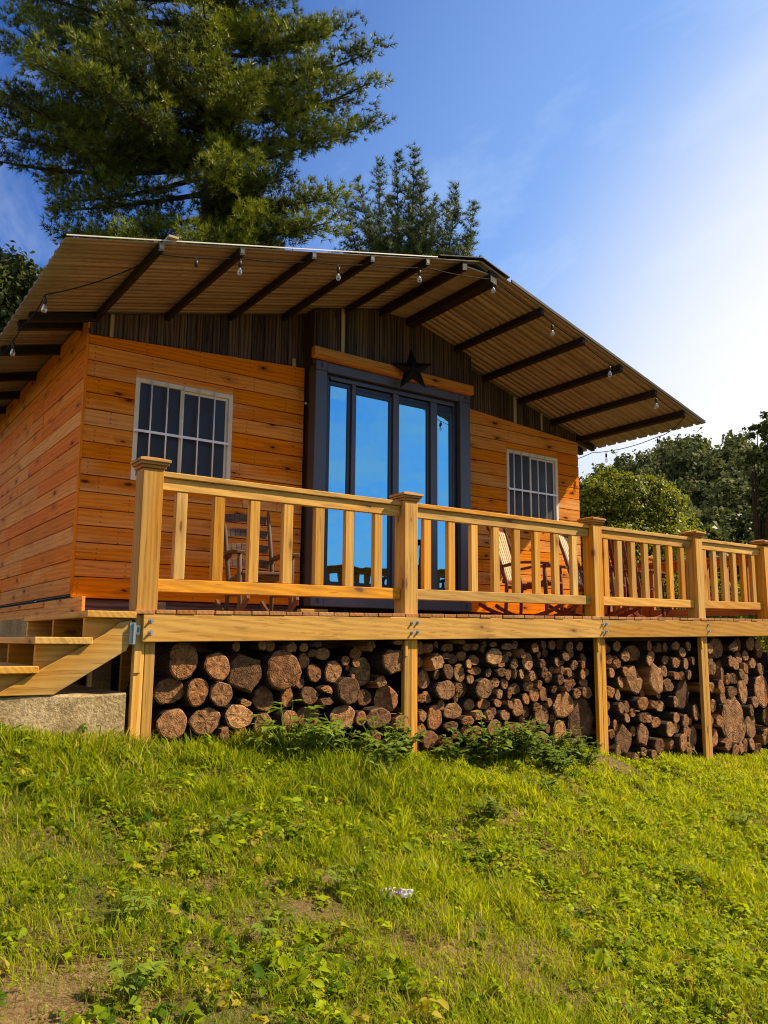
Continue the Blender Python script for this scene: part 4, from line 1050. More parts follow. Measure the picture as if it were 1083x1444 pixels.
def bulb(p, glass=True):
    p = Vector(p)
    mb = MB(); mb.tube([p, p - Vector((0, 0, 0.03))], 0.004, 6); mb.tube([p - Vector((0, 0, .028)), p - Vector((0, 0, .04)), p - Vector((0, 0, .088))], [0.010, 0.015, 0.015], 12)
    s = add(mb, 'socket', M['black'], lights)
    if glass:
        q = p - Vector((0, 0, 0.088)); pr = [(0.0, 0.011), (0.015, 0.014), (0.034, 0.022), (0.054, 0.026), (0.074, 0.022), (0.086, 0.011), (0.089, 0.003)]
        mb = MB(); mb.tube([q - Vector((0, 0, a)) for a, b in pr], [b for a, b in pr], 14); add(mb, 'bulb', M['bulb'], s)
        mb = MB(); mb.tube([q, q - Vector((0, 0, 0.05))], 0.004, 6); mb.tube([q - Vector((0.012, 0, 0.05)), q - Vector((0, 0, .044)), q - Vector((-0.012, 0, 0.05))], 0.0015, 5); add(mb, 'filament_stem', M['galv'], s)
for i, x in enumerate((-2.2, -1.80, -0.72, 0.36, 1.40, 2.38, 3.36, 4.33)):
    bulb(near_path((x, ROOF_F, roof_z(x) - .1)) + Vector((0, 0, 0.004)), i != 0)
bulb(near_path((LX + 0.06, -0.8, 2.6))); bulb(near_path((LX + .06, 0.75, 2.6))); bulb(near_path((LX + .06, 2.2, 2.6)))
bulb(near_path((EX - 0.1, -0.93, 2.6))); bulb(near_path((EX - 0.1, 0.0, 2.6)))

# ------------------------------------------------------------------ vegetation helpers
def unit(v): return v / np.maximum(np.linalg.norm(v, axis=-1, keepdims=True), 1e-9)
def leaf_cloud(pos, nrm, size, width=0.6, fold=0.25):
    """one folded diamond leaf per point: vertices and quads"""
    n = len(pos); nrm = unit(nrm)
    t = unit(np.cross(nrm, unit(rng.normal(size=(n, 3))))); b = np.cross(nrm, t)
    size = np.broadcast_to(np.asarray(size, float), (n,))[:, None]
    V = np.stack([pos - t * size * .5, pos + b * size * width * .5 + nrm * size * fold * .4 - t * size * .08, pos + t * size * .5, pos - b * size * width * .5 + nrm * size * fold * .4 - t * size * .08], 1)
    F = np.arange(n * 4).reshape(n, 4)
    return V.reshape(-1, 3), F
def needle_tufts(pos, dirs, length, per=9, width=0.018, spread=0.85):
    n = len(pos); d = np.repeat(unit(dirs), per, 0); p = np.repeat(pos, per, 0)
    L = np.repeat(np.broadcast_to(np.asarray(length, float), (n,)), per)[:, None] * rng.uniform(.7, 1.15, (n * per, 1))
    q = unit(d + spread * rng.normal(size=(n * per, 3)) * .75)
    s = unit(np.cross(q, rng.normal(size=(n * per, 3)))) * width * .5
    V = np.stack([p - s, p + s, p + q * L], 1).reshape(-1, 3)
    return V, np.arange(n * per * 3).reshape(-1, 3)

def shaped_leaves(pos, nrm, size, width=0.55):
    """one curved, folded leaf of twelve corners per point"""
    n = len(pos); nrm = unit(nrm); t = unit(np.cross(nrm, unit(rng.normal(size=(n, 3))))); b = np.cross(nrm, t)
    S = np.broadcast_to(np.asarray(size, float), (n,))[:, None]; V = np.empty((n, 15, 3)); dr = rng.uniform(.15, .6, (n, 1))
    for i, (f, w_) in enumerate(((0, .12), (.25, .82), (.5, 1.0), (.78, .62), (1.0, .05))):
        c = pos + t * S * (f - .4) - nrm * S * dr * f * f * .6
        ww = S * width * .5 * w_ * rng.uniform(.85, 1.15, (n, 1))
        V[:, 3 * i] = c - b * ww + nrm * ww * .35; V[:, 3 * i + 1] = c; V[:, 3 * i + 2] = c + b * ww + nrm * ww * .35
    o_ = np.arange(n)[:, None] * 15
    F = np.concatenate([o_ + [3 * i + j, 3 * i + j + 1, 3 * i + j + 4, 3 * i + j + 3] for i in range(4) for j in (0, 1)])
    return V.reshape(-1, 3), F

# ------------------------------------------------------------------ lawn: real blades and small leaves
PATCH = [(-1.6, -4.37, .26), (-0.8, -4.09, .34), (-0.35, -4.0, .2), (1.55, -3.05, .55), (-4.14, -5.62, .42), (-3.62, -5.8, .22), (1.1, -3.6, .22), (-2.75, -3.6, .16), (-2.35, -3.75, .14), (-2.0, -3.9, .1)]
def lawn_points(n, rmin, rmax, power):
    out = []
    tot = 0
    while tot < n:
        m = n * 2
        u = rng.random(m)
        r = (rmin ** power + u * (rmax ** power - rmin ** power)) ** (1 / power)
        A = yaw + rng.uniform(rad(-40), rad(40), m)
        x, y = CAM.x + r * np.sin(A), CAM.y + r * np.cos(A)
        front = DY + DK * (x - DX)
        ok = np.where(x > -3.06, np.where(x < 5.3, y < front + 0.10, True), y < -3.04)
        for (px_, py_, pr) in PATCH:
            pr = pr * .8; e = np.exp(-(((x - px_) / pr) ** 2 + ((y - py_) / (pr * .8)) ** 2) * 1.2)
            ok &= rng.random(m) > e * 0.97
        thin = hash_noise(x, y, 2.3, 8) * .6 + hash_noise(x, y, 6.5, 9) * .4
        ok &= rng.random(m) < np.clip(0.60 + 1.6 * (thin - .22), 0.52, 1)
        out.append(np.stack([x[ok], y[ok]], -1)); tot += int(ok.sum())
    return np.concatenate(out)[:n]
def make_grass(n=230000):
    p = lawn_points(n, 1.6, 13.0, 1.25)
    x, y = p[:, 0], p[:, 1]; z = ground_z(x, y)
    tall = np.clip((hash_noise(x, y, 1.5, 3) * .6 + hash_noise(x, y, 4.2, 4) * .4 - .5) * 3.2, 0, 1)
    edge = np.exp(-np.abs(y - (DY + DK * (x - DX)) + 0.1) / 0.22) * (x > -3.1) * rng.random(n) ** 2
    mid = np.exp(-(((x + 1.55) / .7) ** 2 + ((y + 3.65) / .45) ** 2))
    padedge = np.exp(-np.abs(y + 3.2) / 0.25) * (x < -3.3)
    cl_ = hash_noise(x, y, 7.5, 21) * .65 + hash_noise(x, y, 15, 22) * .35
    h = (0.022 + 0.045 * rng.random(n)) * (0.45 + 2.1 * np.clip(cl_ - .15, 0, 1) ** 1.5 * 1.25) * (1 + 1.0 * tall + 1.3 * mid + 0.5 * padedge) + 0.07 * edge * rng.random(n)
    d = np.hypot(x - CAM.x, y - CAM.y)
    w = (0.0026 + 0.0030 * rng.random(n)) * (1 + 0.6 * tall) * np.clip(d / 4.2, .8, 2)
    a = rng.uniform(0, 2 * np.pi, n); lean = rng.uniform(0.1, 1.1, n) * h
    dirx, diry = np.cos(a), np.sin(a)
    fa = a + np.pi / 2 + rng.normal(0, .4, n); sx, sy = np.cos(fa) * w * .5, np.sin(fa) * w * .5
    V = np.empty((n, 7, 3))
    for k, (f, ws) in enumerate(((0, 1), (.4, .95), (.75, .65))):
        cx = x + dirx * lean * f ** 1.8; cy = y + diry * lean * f ** 1.8; cz = z - .006 + h * (f - .18 * f * f)
        V[:, 2 * k] = np.stack([cx - sx * ws, cy - sy * ws, cz], -1); V[:, 2 * k + 1] = np.stack([cx + sx * ws, cy + sy * ws, cz], -1)
    V[:, 6] = np.stack([x + dirx * lean, y + diry * lean, z + h * .80], -1)
    b = np.arange(n)[:, None] * 7
    F4 = np.concatenate([b + [0, 1, 3, 2], b + [2, 3, 5, 4]]); F3 = b + [4, 5, 6]
    big = hash_noise(x, y, .8, 5) * .5 + hash_noise(x, y, 2.7, 6) * .5
    side = np.clip(((x - CAM.x) * RH.x + (y - CAM.y) * RH.y) / 3.2, -.6, .8)  # sun glare put into the blade tint, brighter toward the right
    t = np.clip(.30 + .5 * (big - .5) + .25 * (cl_ - .5) + .34 * rng.normal(size=n) * .5 + .26 * side - .16 * mid, 0, .80)
    dry = rng.random(n) < np.clip(.07 + .25 * (hash_noise(x, y, 1.9, 7) - .45), .02, .3)
    t = np.where(dry, rng.uniform(.88, 1, n), t)
    o = np_mesh('grass', V.reshape(-1, 3), F3, F4, {'tint': np.repeat(t, 7)}, [M['grass']])
    tag(o, 'short sunlit grass covering the slope below the deck', 'grass', kind='stuff')
make_grass()
def make_clover(n, per, smin, smax, rlo, rhi, hhi, name, label, nseed):
    p = lawn_points(n, 1.6, 9.5, 1.3)
    sz0 = None; keep = rng.random(n) < np.clip((hash_noise(p[:, 0], p[:, 1], 1.1, nseed) - .28) * 2.4, .12, 1); p = p[keep]; n = len(p)
    h = rng.uniform(.012, hhi, n); R_ = rng.uniform(rlo, rhi, n)
    q = np.repeat(p, per, 0); a = rng.uniform(0, 2 * np.pi, n * per); rr = np.repeat(R_, per) * np.sqrt(rng.random(n * per))
    x, y = q[:, 0] + rr * np.cos(a), q[:, 1] + rr * np.sin(a)
    z = ground_z(x, y) + np.repeat(h, per) * rng.uniform(.35, 1.1, n * per)
    nr = np.stack([np.cos(a) * .5 + rng.normal(0, .35, n * per), np.sin(a) * .5 + rng.normal(0, .35, n * per), np.ones(n * per)], -1)
    sz = np.repeat(smin + (smax - smin) * rng.random(n) ** 1.6, per) * rng.uniform(.7, 1.3, n * per)
    V, F = leaf_cloud(np.stack([x, y, z], -1), nr, sz, .75, .3) if smax < .05 else shaped_leaves(np.stack([x, y, z], -1), nr, sz)
    sd2 = np.clip(((p[:, 0] - CAM.x) * RH.x + (p[:, 1] - CAM.y) * RH.y) / 3.2, -.6, .8)  # same rightward glare put into the leaf tint
    t = np.clip(np.repeat(rng.normal(.36, .2, n) + .22 * sd2, per) + rng.normal(0, .12, n * per), 0, .8)
    t = np.where(np.repeat(rng.random(n) < .07, per), .95, t)
    o = np_mesh(name, V, None, F, {'tint': np.repeat(t, len(V) // len(t))}, [M['clover']], None, smax >= .05)
    tag(o, label, 'ground cover', kind='stuff')
make_clover(30000, 8, .012, .042, .012, .05, .05, 'clover', 'low clover growing among the grass', 12)
make_clover(1900, 9, .026, .060, .02, .07, .10, 'weeds', 'ragged broad-leaved weeds scattered through the lawn', 15)

# bigger weeds, each a plant of its own
def leaf_blade(mb_V, mb_F, tints, base, d, L, Wd, droop, lobes=0, tint=.4):
    """a curved leaf: a strip of quads with a midrib fold"""
    base, d = np.array(base, float), np.array(d, float); d /= np.linalg.norm(d)
    side = np.cross(d, [0, 0, 1.0]); side /= max(np.linalg.norm(side), 1e-6); upv = np.cross(side, d)
    b0 = len(mb_V); n = 7
    for i in range(n + 1):
        f = i / n
        wd = Wd * .5 * (math.sin(math.pi * min(1, f * .93 + .07)) ** .75) * (1.15 - .4 * f)
        if lobes: wd *= 1 + .42 * math.cos(f * lobes * 2 * math.pi)
        c = base + d * L * f + np.array([0, 0, -droop * L * f * f]) + upv * 0
        for s_, zf in ((-1, .22), (0, 0), (1, .22)):
            mb_V.append(c + side * wd * s_ + upv * (zf * wd + R.uniform(-.05, .05) * wd)); tints.append(tint)
    for i in range(n):
        for k_ in (0, 1):
            a = b0 + i * 3 + k_; mb_F.append((a, a + 1, a + 4, a + 3))
def plant_mesh(kind, seed):
    global R
    R = random.Random(seed); V, F, T = [], [], []
    stems = MB()
    if kind == 'rosette':
        for i in range(R.randint(7, 9)):
            a = i * 2.4 + R.uniform(-.3, .3); e = R.uniform(.25, .95)
            L = R.uniform(.10, .17)
            leaf_blade(V, F, T, (0.01 * math.cos(a), 0.01 * math.sin(a), .01), (math.cos(a), math.sin(a), e), L, L * R.uniform(.42, .6), R.uniform(.2, .6), 0, R.uniform(.3, .8))
        stems.tube([(0, 0, -.02), (0, 0, .03)], .008, 6)
    elif kind == 'lobed':
        for i in range(26):
            a = R.uniform(0, 6.28); r = R.uniform(.02, .16); h = R.uniform(.06, .30) * (1.1 - r * 2)
            b = (r * math.cos(a), r * math.sin(a), h)
            stems.tube([(0, 0, 0), (b[0] * .5, b[1] * .5, h * .6), b], [.004, .003, .002], 5)
            L = R.uniform(.06, .11)
            for j in (-.75, 0, .75):
                leaf_blade(V, F, T, b, (math.cos(a + j), math.sin(a + j), R.uniform(-.1, .5)), L * (1 if j == 0 else .75), L * .45, .3, 2, R.uniform(.35, .8))
    elif kind == 'clump':
        for i in range(24):
            a = R.uniform(0, 6.28); r = R.uniform(.04, .24); h = R.uniform(.08, .30) * (1.15 - r * 1.5)
            top = np.array((r * math.cos(a), r * math.sin(a), h))
            stems.tube([(r * .3 * math.cos(a), r * .3 * math.sin(a), -.02), tuple(top * .6 + np.array((0, 0, h * .1))), tuple(top)], [.004, .003, .002], 5)
            for j in range(10):
                f = R.uniform(.3, 1); a2 = R.uniform(0, 6.28); L = R.uniform(.045, .085)
                leaf_blade(V, F, T, tuple(top * f), (math.cos(a2), math.sin(a2), R.uniform(-.1, .9)), L, L * .58, .3, 0, min(.8, max(0, R.gauss(.42, .22))))
    else:   # palmate
        for i in range(9):
            a = i * .75 + R.uniform(-.2, .2); h = R.uniform(.05, .13); r = R.uniform(.01, .06)
            b = (r * math.cos(a), r * math.sin(a), h); stems.tube([(0, 0, 0), b], [.003, .002], 5)
            for j in range(5):
                L = R.uniform(.035, .06)
                leaf_blade(V, F, T, b, (math.cos(a + (j - 2) * .6), math.sin(a + (j - 2) * .6), .25), L, L * .34, .3, 0, R.uniform(.45, .8))
    return np.array(V), np.array(F), T, stems
PLANTS = {}
def plant(name, kind, var, loc, s, rz, mat, label, group):
    key = (kind, var)
    o = empty(name, (loc[0], loc[1], gz(*loc) - .005), rz); o.scale = (s, s, s)
    tag(o, label, 'plant', group)
    if key not in PLANTS:
        V, F, T, st_ = plant_mesh(kind, 300 + var * 7 + len(kind))
        lv = np_mesh('foliage', V, None, F, {'tint': np.array(T)}, [mat], o, True); sm = st_.build('stem', [mat], o)
        a = sm.data.attributes.new('tint', 'FLOAT', 'POINT'); a.data.foreach_set('value', np.full(len(sm.data.vertices), .4, 'f'))
        PLANTS[key] = (lv, sm)
    else:
        for q in PLANTS[key]:
            c = q.copy(); COL.objects.link(c); c.parent = o
W, WD = M['weed'], M['weed_dark']
plant('broadleaf_weed', 'rosette', 1, (-3.66, -3.62), 1.15, .3, W, 'broad-leaved weed in front of the concrete slab', 'broad-leaved weeds')
plant('broadleaf_weed', 'rosette', 2, (-3.80, -3.80), 1.0, 2.1, W, 'lighter broad-leaved weed at the frame edge below the slab', 'broad-leaved weeds')
plant('broadleaf_weed', 'rosette', 1, (-3.30, -3.95), .8, 4.0, W, 'flat broad-leaved weed between slab and yellow grass', 'broad-leaved weeds')
plant('lobed_weed', 'lobed', 1, (-2.02, -3.22), 1.35, .4, W, 'pale lobed-leaf weed against the lowest logs of the first bay', 'lobed weeds')
plant('lobed_weed', 'lobed', 2, (-1.78, -3.24), 1.1, 1.9, W, 'smaller lobed-leaf weed next to the dark leafy clump', 'lobed weeds')
cl = [(-1.52, -3.12, 1.0, 'dark leafy weed clump under the middle of the first bay'), (-1.27, -3.22, 1.0, 'dense dark weed clump just before the second post'), (-1.02, -3.10, .8, 'low dark weed clump touching the second post'), (-1.42, -3.42, .7, 'lowest dark weed clump in the grass below the first bay'),
      (-.42, -3.0, .75, 'small dark weed clump at the start of the second bay'), (-.05, -3.02, .95, 'dark weed clump under the small logs of the second bay'), (.32, -2.98, 1.05, 'widest dark weed clump under the second bay'), (.70, -2.98, .95, 'dark weed clump below the middle of the second bay'), (1.02, -3.06, .75, 'dark weed clump beside the bare earth of the second bay'),
      (.45, -3.3, .7, 'dark weed clump spilling into the lawn below the second bay'), (-.2, -3.75, .55, 'single dark weed clump by the bare soil patch'), (-1.15, -4.25, .5, 'tiny dark weed clump left of the bare soil patch')]
for i, (x, y, s_, lb) in enumerate(cl): plant('leafy_weed', 'clump', i % 3, (x, y), s_ * 1.25, i * 1.3, WD, lb, 'dark leafy weeds along the stack')
pl = [(-3.83, -5.62, 1.0, 'fan-leaved weed in the bare corner nearest the viewer'), (-3.70, -5.22, .8, 'fan-leaved weed a step above the bare corner'), (-3.25, -5.35, .8, 'fan-leaved weed in the thin grass below the wrapper'), (-2.72, -5.03, .8, 'fan-leaved weed beside the crumpled wrapper'), (1.35, -4.4, 1.2, 'fan-leaved weed in the bright grass below the third bay'), (-.3, -5.1, .7, 'fan-leaved weed in the middle of the bright lawn'), (-3.0, -4.45, .9, 'fan-leaved weed in the lawn below the first bay')]
for i, (x, y, s_, lb) in enumerate(pl): plant('fan_weed', 'palmate', i % 2, (x, y), s_, i * 2.2, W, lb, 'fan-leaved weeds in the lawn')

# crumpled wrapper
R = random.Random(83)
k = NT('wrapper_print'); sx_ = k.n('ShaderNodeSeparateXYZ', inp={0: k.n('ShaderNodeTexCoord').outputs['Object']}).outputs[0]
band = k.math('MULTIPLY', k.math('GREATER_THAN', sx_, -0.004), k.math('LESS_THAN', sx_, 0.022))
M['wrapper'] = k.done(k.bsdf(k.mix(band, (0.72, 0.66, 0.68, 1), (0.25, 0.06, 0.42, 1)), 0.35))
V, F = [], []
nx, ny = 15, 8
for i in range(nx):
    for j in range(ny):
        u, v = i / (nx - 1), j / (ny - 1)
        cr = .5 + .9 * max(0, u - .55)
        V.append((-.07 + .14 * u + R.uniform(-.003, .003) * cr, (v - .5) * .055 * (1 - .2 * u) + R.uniform(-.004, .004) * cr, .013 * math.sin(math.pi * v) + R.uniform(-.009, .009) * (cr + .25) + .008))
for i in range(nx - 1):
    for j in range(ny - 1): F.append((i * ny + j, (i + 1) * ny + j, (i + 1) * ny + j + 1, i * ny + j + 1))
mb = MB(); mb._add(V, F, V, .5)
wr = mb.build('crumpled_wrapper', M['wrapper'], None, 0, (-2.53, -5.19, gz(-2.53, -5.19) + .022)); wr.rotation_euler = (rad(22), 0, rad(-44))
sd = wr.modifiers.new('film', 'SOLIDIFY'); sd.thickness = .0012
tag(wr, 'crumpled white and purple wrapper lying in the grass', 'litter')

# ------------------------------------------------------------------ trees
def trunk_mesh(name, pts, r0, parent, limbs=()):
    mb = MB(); n = len(pts)
    mb.tube(pts, [r0 * (1 - .85 * i / (n - 1)) for i in range(n)], 12)
    for l, r in limbs: mb.tube(l, [r * (1 - .8 * i / (len(l) - 1)) for i in range(len(l))], 6)
    return mb.build(name, M['trunk'], parent)
RT = np.array((RH.x, RH.y, 0.0)); FT = np.array((FH.x, FH.y, 0.0)); UP = np.array((0, 0, 1.0))
def conifer(name, label, base, zs, zt, limbs, mat, tl=.17, per=13, wid=.019):
    """limbs: (z, azimuth deg from the viewer's right, length, rise, bare fraction)"""
    o = empty(name, (base[0], base[1], gz(base[0], base[1]))); tag(o, label, 'tree', 'pines behind the cabin')
    L0 = np.array(o.location)
    P_, D_, T_ = [], [], []; wood_l = []
    for (z, az_, L, rise, bare) in limbs:
        a = rad(az_); d = RT * math.cos(a) + FT * math.sin(a); sd_ = np.cross(d, UP)
        s0 = np.array((base[0], base[1], z))
        crv = R.uniform(-.12, .12)
        def at(f): return s0 + d * L * f + sd_ * crv * L * f * f + UP * (rise * f ** 1.6 - .05 * L * math.sin(math.pi * f))
        wood_l.append(([tuple(at(f) - L0) for f in (0, .25, .5, .75, .95)], .02 + .014 * L))
        npf = max(3, int(L * (1 - bare) * 3.4))
        for q in range(npf + 1):
            f = bare + (1 - bare) * min(1, (q + R.uniform(-.3, .4)) / npf)
            wdt = .10 + .34 * L * (1 - f) * min(1, (f - bare) * 5 + .3)
            off = R.uniform(-1, 1) * min(wdt, .95)
            c = at(f) + sd_ * off + UP * R.uniform(-.05, .18)
            if abs(off) > .25: wood_l.append(([tuple(at(max(0, f - .1)) - L0), tuple((at(f) + c) / 2 - L0), tuple(c - L0)], .022))
            ax = d * .7 + sd_ * off * 1.2 + UP * .25; ax /= np.linalg.norm(ax)
            rp = R.uniform(.22, .50) * (1.0 if f < .9 else .75); lt = R.gauss(0, .22)
            for _ in range(int(400 * rp * rp) + 8):
                v = np.array([R.gauss(0, 1) for _ in range(3)]); v /= np.linalg.norm(v)
                rr_ = R.random() ** .5
                p = v * rr_ * rp; p = p + ax * p.dot(ax) * .9; p[2] *= .72
                P_.append(c + p); D_.append(v * .7 + ax * .5 + UP * .45); T_.append(.33 + lt + .10 * v[2] + R.gauss(0, .08))
    P_, D_ = np.array(P_) - L0, np.array(D_)
    V, F = needle_tufts(P_, D_, tl, per, wid)
    t = np.clip(np.repeat(np.array(T_), per) + rng.normal(0, .08, len(P_) * per), 0, .8)
    np_mesh('crown', V, F, None, {'tint': np.repeat(t, 3)}, [mat], o)
    zb = gz(base[0], base[1]) - .3
    trunk_mesh('trunk', [(0, 0, zb - L0[2]), (.05, 0, 4), (-.05, .05, 9 ), (.0, 0, zt - L0[2])], .34, o, wood_l)
    return o
def lift(zz, t):
    return t * math.tan(math.atan((722 - (909 - (zz + .414) * 1175 / t)) / 1161) + pitch) - .414
R = random.Random(101)
pb = field(18.0, -4.15)
limbs = []
z = 5.2
while z < 16.5:
    for k_ in range(5):
        az_ = R.uniform(0, 360); a = rad(az_)
        c = math.cos(a)
        prof = min(1.0, (17.6 - z) / 6.0)
        rightL = np.interp(z, [5, 8.5, 9.5, 10.6, 11.4, 12.2, 13, 15], [2.9, 2.6, 2.2, 2.6, 3.2, 3.1, 2.2, 1.6])
        leftL = np.interp(z, [5, 8.5, 9.3, 10.2, 11, 12, 13, 15], [2.4, 2.5, 2.8, 3.1, 3.1, 2.9, 3.0, 2.0])
        base_ = 2.7 * prof
        L = (rightL if c > 0 else leftL) * abs(c) + base_ * (1 - abs(c))
        if c < -.45 and (11.6 < z < 12.9 or 9.1 < z < 9.7 or z > 13.2): L *= .55
        if c > .3: L *= .82
        if c < -.3 and R.random() < .5: continue
        limbs.append((z + R.uniform(-.2, .2), az_, max(.5, L * R.choice((R.uniform(.4, .7), R.uniform(.75, 1.05)))), R.uniform(-.25, .35), .18))
    z += .40
for spec in ((11.3, 178, 4.9, 1.9, .40), (11.5, 186, 4.4, 1.1, .45), (11.0, 172, 4.6, .7, .38), (10.8, 184, 4.9, .25, .42), (10.4, 176, 4.5, .55, .35), (10.2, 190, 4.4, -.1, .40), (9.9, 180, 5.0, -.05, .45), (9.7, 168, 3.9, -.25, .35), (10.0, 200, 4.3, .3, .35), (9.3, 184, 3.4, -.4, .3), (8.8, 176, 2.9, -.35, .3), (12.4, 182, 4.6, 1.2, .45), (10.6, 215, 3.8, .3, .3), (9.9, 235, 3.4, .2, .3), (10.9, 250, 3.2, .2, .25),
             (11.0, 4, 3.6, .85, .35), (11.6, -6, 3.5, .75, .35), (10.5, 8, 3.6, .75, .35), (12.3, 0, 2.8, .6, .35), (10.0, -4, 2.7, .45, .3), (9.1, 2, 2.8, .35, .3), (8.4, -8, 2.9, .3, .25), (12.9, 6, 2.3, .5, .3), (8.2, 200, 2.9, -.1, .25), (8.0, 178, 2.9, .0, .25)):
    limbs.append(spec)
for spec in ((13.0, 182, 5.0, 1.0, .42), (13.6, 176, 4.4, .9, .35), (12.7, 172, 4.0, .8, .3), (13.4, 188, 3.4, .8, .3), (14.2, 180, 3.6, .8, .3), (13.6, 2, 2.6, .7, .3), (14.2, 8, 2.2, .6, .3)): limbs.append(spec)
limbs = [(lift(z_, 18.0), a_, L_ * (1.02 + .012 * (z_ - 6)), r_, b_) for (z_, a_, L_, r_, b_) in limbs]
conifer('pine_tree', 'tall old pine with long uneven limbs towering behind the cabin roof', (pb.x, pb.y), 5, 20.5, limbs, M['needles'])
# smaller bluish pine: upright plumes
R = random.Random(111)
def plume_pine(name, label, fwd, right, tips, z0):
    b = field(fwd, right); zb = gz(b.x, b.y)
    o = empty(name, (b.x, b.y, zb)); tag(o, label, 'tree', 'pines behind the cabin'); L0 = np.array((b.x, b.y, zb))
    P_, D_, wl = [], [], []
    for (tr, tz, dep) in tips:
        a = np.array((b.x, b.y, z0 + R.uniform(-.6, .4))); e = np.array(field(fwd + dep, tr, tz))
        ctl = a * .45 + e * .55 + (e - a) * np.array((.25, .25, -.18)) + np.array([R.gauss(0, .25) for _ in range(3)])
        at = lambda f: a * (1 - f) ** 2 + ctl * 2 * f * (1 - f) + e * f * f
        L = np.linalg.norm(e - a)
        wl.append(([tuple(at(f) - L0) for f in (0, .3, .6, .95)], .05))
        f = .12
        while f < 1:
            c = at(f); tg = at(min(1, f + .05)) - at(f - .05); tg /= np.linalg.norm(tg)
            for _ in range(R.choice((3, 4, 6, 7))):
                rd = np.array([R.gauss(0, 1) for _ in range(3)]); rd -= tg * rd.dot(tg); rd /= np.linalg.norm(rd)
                tl_ = (.16 + .80 * (1 - f) ** .7) * R.uniform(.2, 1.2)
                td = rd * R.uniform(.6, 1.1) + tg * R.uniform(.2, .9); td /= np.linalg.norm(td)
                g = .2
                while g <= 1:
                    P_.append(c + td * tl_ * g); D_.append(td + tg * .4); g += .085 / tl_
            P_.append(c); D_.append(tg); f += .14 / L
        P_.append(e); D_.append(tg)
        for _ in range(5):
            f = R.uniform(.15, .75); c = at(f) + np.array([R.gauss(0, .25) for _ in range(3)])
            for _ in range(26):
                v = np.array([R.gauss(0, 1) for _ in range(3)]); v /= np.linalg.norm(v); P_.append(c + v * R.random() ** .5 * .3); D_.append(v * .6 + UP * .7)
    P_, D_ = np.array(P_) - L0, np.array(D_)
    V, F = needle_tufts(P_, D_, .15, 13, .015, 1.0)
    np_mesh('crown', V, F, None, {'tint': np.repeat(np.clip(np.repeat(rng.normal(.38, .16, len(P_)), 13), 0, .8), 3)}, [M['needles_blue']], o)
    trunk_mesh('trunk', [(0, 0, -.3), (0, 0, 3), (0.05, 0, z0 - zb), (0.0, 0, z0 - zb + 2.5)], .2, o, wl)
tp = []
for (x, y) in ((530, 205), (580, 222), (612, 250), (640, 264), (664, 292), (500, 245), (482, 285), (555, 238), (655, 330), (628, 300), (600, 285), (516, 300), (540, 330), (590, 330), (570, 285), (490, 330), (620, 340), (562, 345), (545, 262), (590, 255)):
    zt_ = lift((909 - y) / 1175 * 20 - .414, 20.0)
    tp.append(((x - 541.5) / 1161 * (20 * .9876 + zt_ * .157), zt_, R.uniform(-1.0, 1.0)))
plume_pine('pine_tree', 'smaller bluish pine with upright plumes just behind the roof ridge', 20.0, .45, tp, 6.3)

def leaf_tree(name, label, base, blobs, n_cl, per, size, mat, cat='tree', group=None, trunk_r=.16, cl_r=.22):
    """blobs: world (x,y,z,r). crown of leaf clumps through the outer part of each blob"""
    zb = gz(base[0], base[1]); L0 = np.array((base[0], base[1], zb))
    o = empty(name, tuple(L0)); tag(o, label, cat, group)
    B = np.array(blobs, float); wts = B[:, 3] ** 2; wts /= wts.sum()
    idx = rng.choice(len(B), n_cl, p=wts)
    d = unit(rng.normal(size=(n_cl, 3))); d[:, 2] *= .85
    rr = B[idx, 3] * rng.uniform(.35, 1.08, n_cl) ** .6
    C = B[idx, :3] + d * rr[:, None]
    cr = B[idx, 3] * cl_r * rng.uniform(.5, 1.5, n_cl)
    pos = np.repeat(C, per, 0) + rng.normal(size=(n_cl * per, 3)) * np.repeat(cr, per)[:, None] * .55
    nr = np.repeat(d, per, 0) * .6 + rng.normal(size=(n_cl * per, 3)) * .6 + [0, 0, .5]
    V, F = leaf_cloud(pos - L0, nr, size * rng.uniform(.6, 1.4, len(pos)), .7, .25)
    t = np.clip(np.repeat(rng.normal(.42, .17, n_cl), per) + rng.normal(0, .12, n_cl * per), 0, .8)
    np_mesh('crown', V, None, F, {'tint': np.repeat(t, 4)}, [mat], o)
    top = B[:, 2].max() - zb
    lim = [([(0, 0, top * .25), tuple((B[i, :3] - L0) * .6 + np.array((0, 0, top * .1))), tuple(B[i, :3] - L0)], trunk_r * .45) for i in range(len(B))]
    trunk_mesh('trunk', [(0, 0, -.4), (.03, .02, top * .3), (-.02, .03, top * .8)], trunk_r, o, lim)
    return o
def blob(fwd, px_, py_, rpx):
    s = fwd / 1175
    p = field(fwd, (px_ - 541.5) * s, (909 - py_) * s - .414); return p, rpx * s
def blobs_from(fwd, L, jitter=.9):
    out = []
    for (x, y, r) in L:
        p, rr = blob(fwd, x, y, r); p = p + FH * R.uniform(-jitter, jitter) * rr
        out.append((p.x, p.y, p.z, rr))
    return out
R = random.Random(121)
b_ = field(16.5, -7.6)
leaf_tree('leafy_tree', 'leafy green tree beside the low end of the cabin roof', (b_.x, b_.y), blobs_from(16.5, [(10, 400, 48), (48, 385, 30), (-40, 420, 70), (30, 440, 45), (-10, 470, 60), (40, 490, 40), (-60, 350, 50), (0, 540, 60)]), 620, 34, .13, M['leaf_mid'], group='broadleaf trees around the cabin')
b_ = field(27, 7.9)
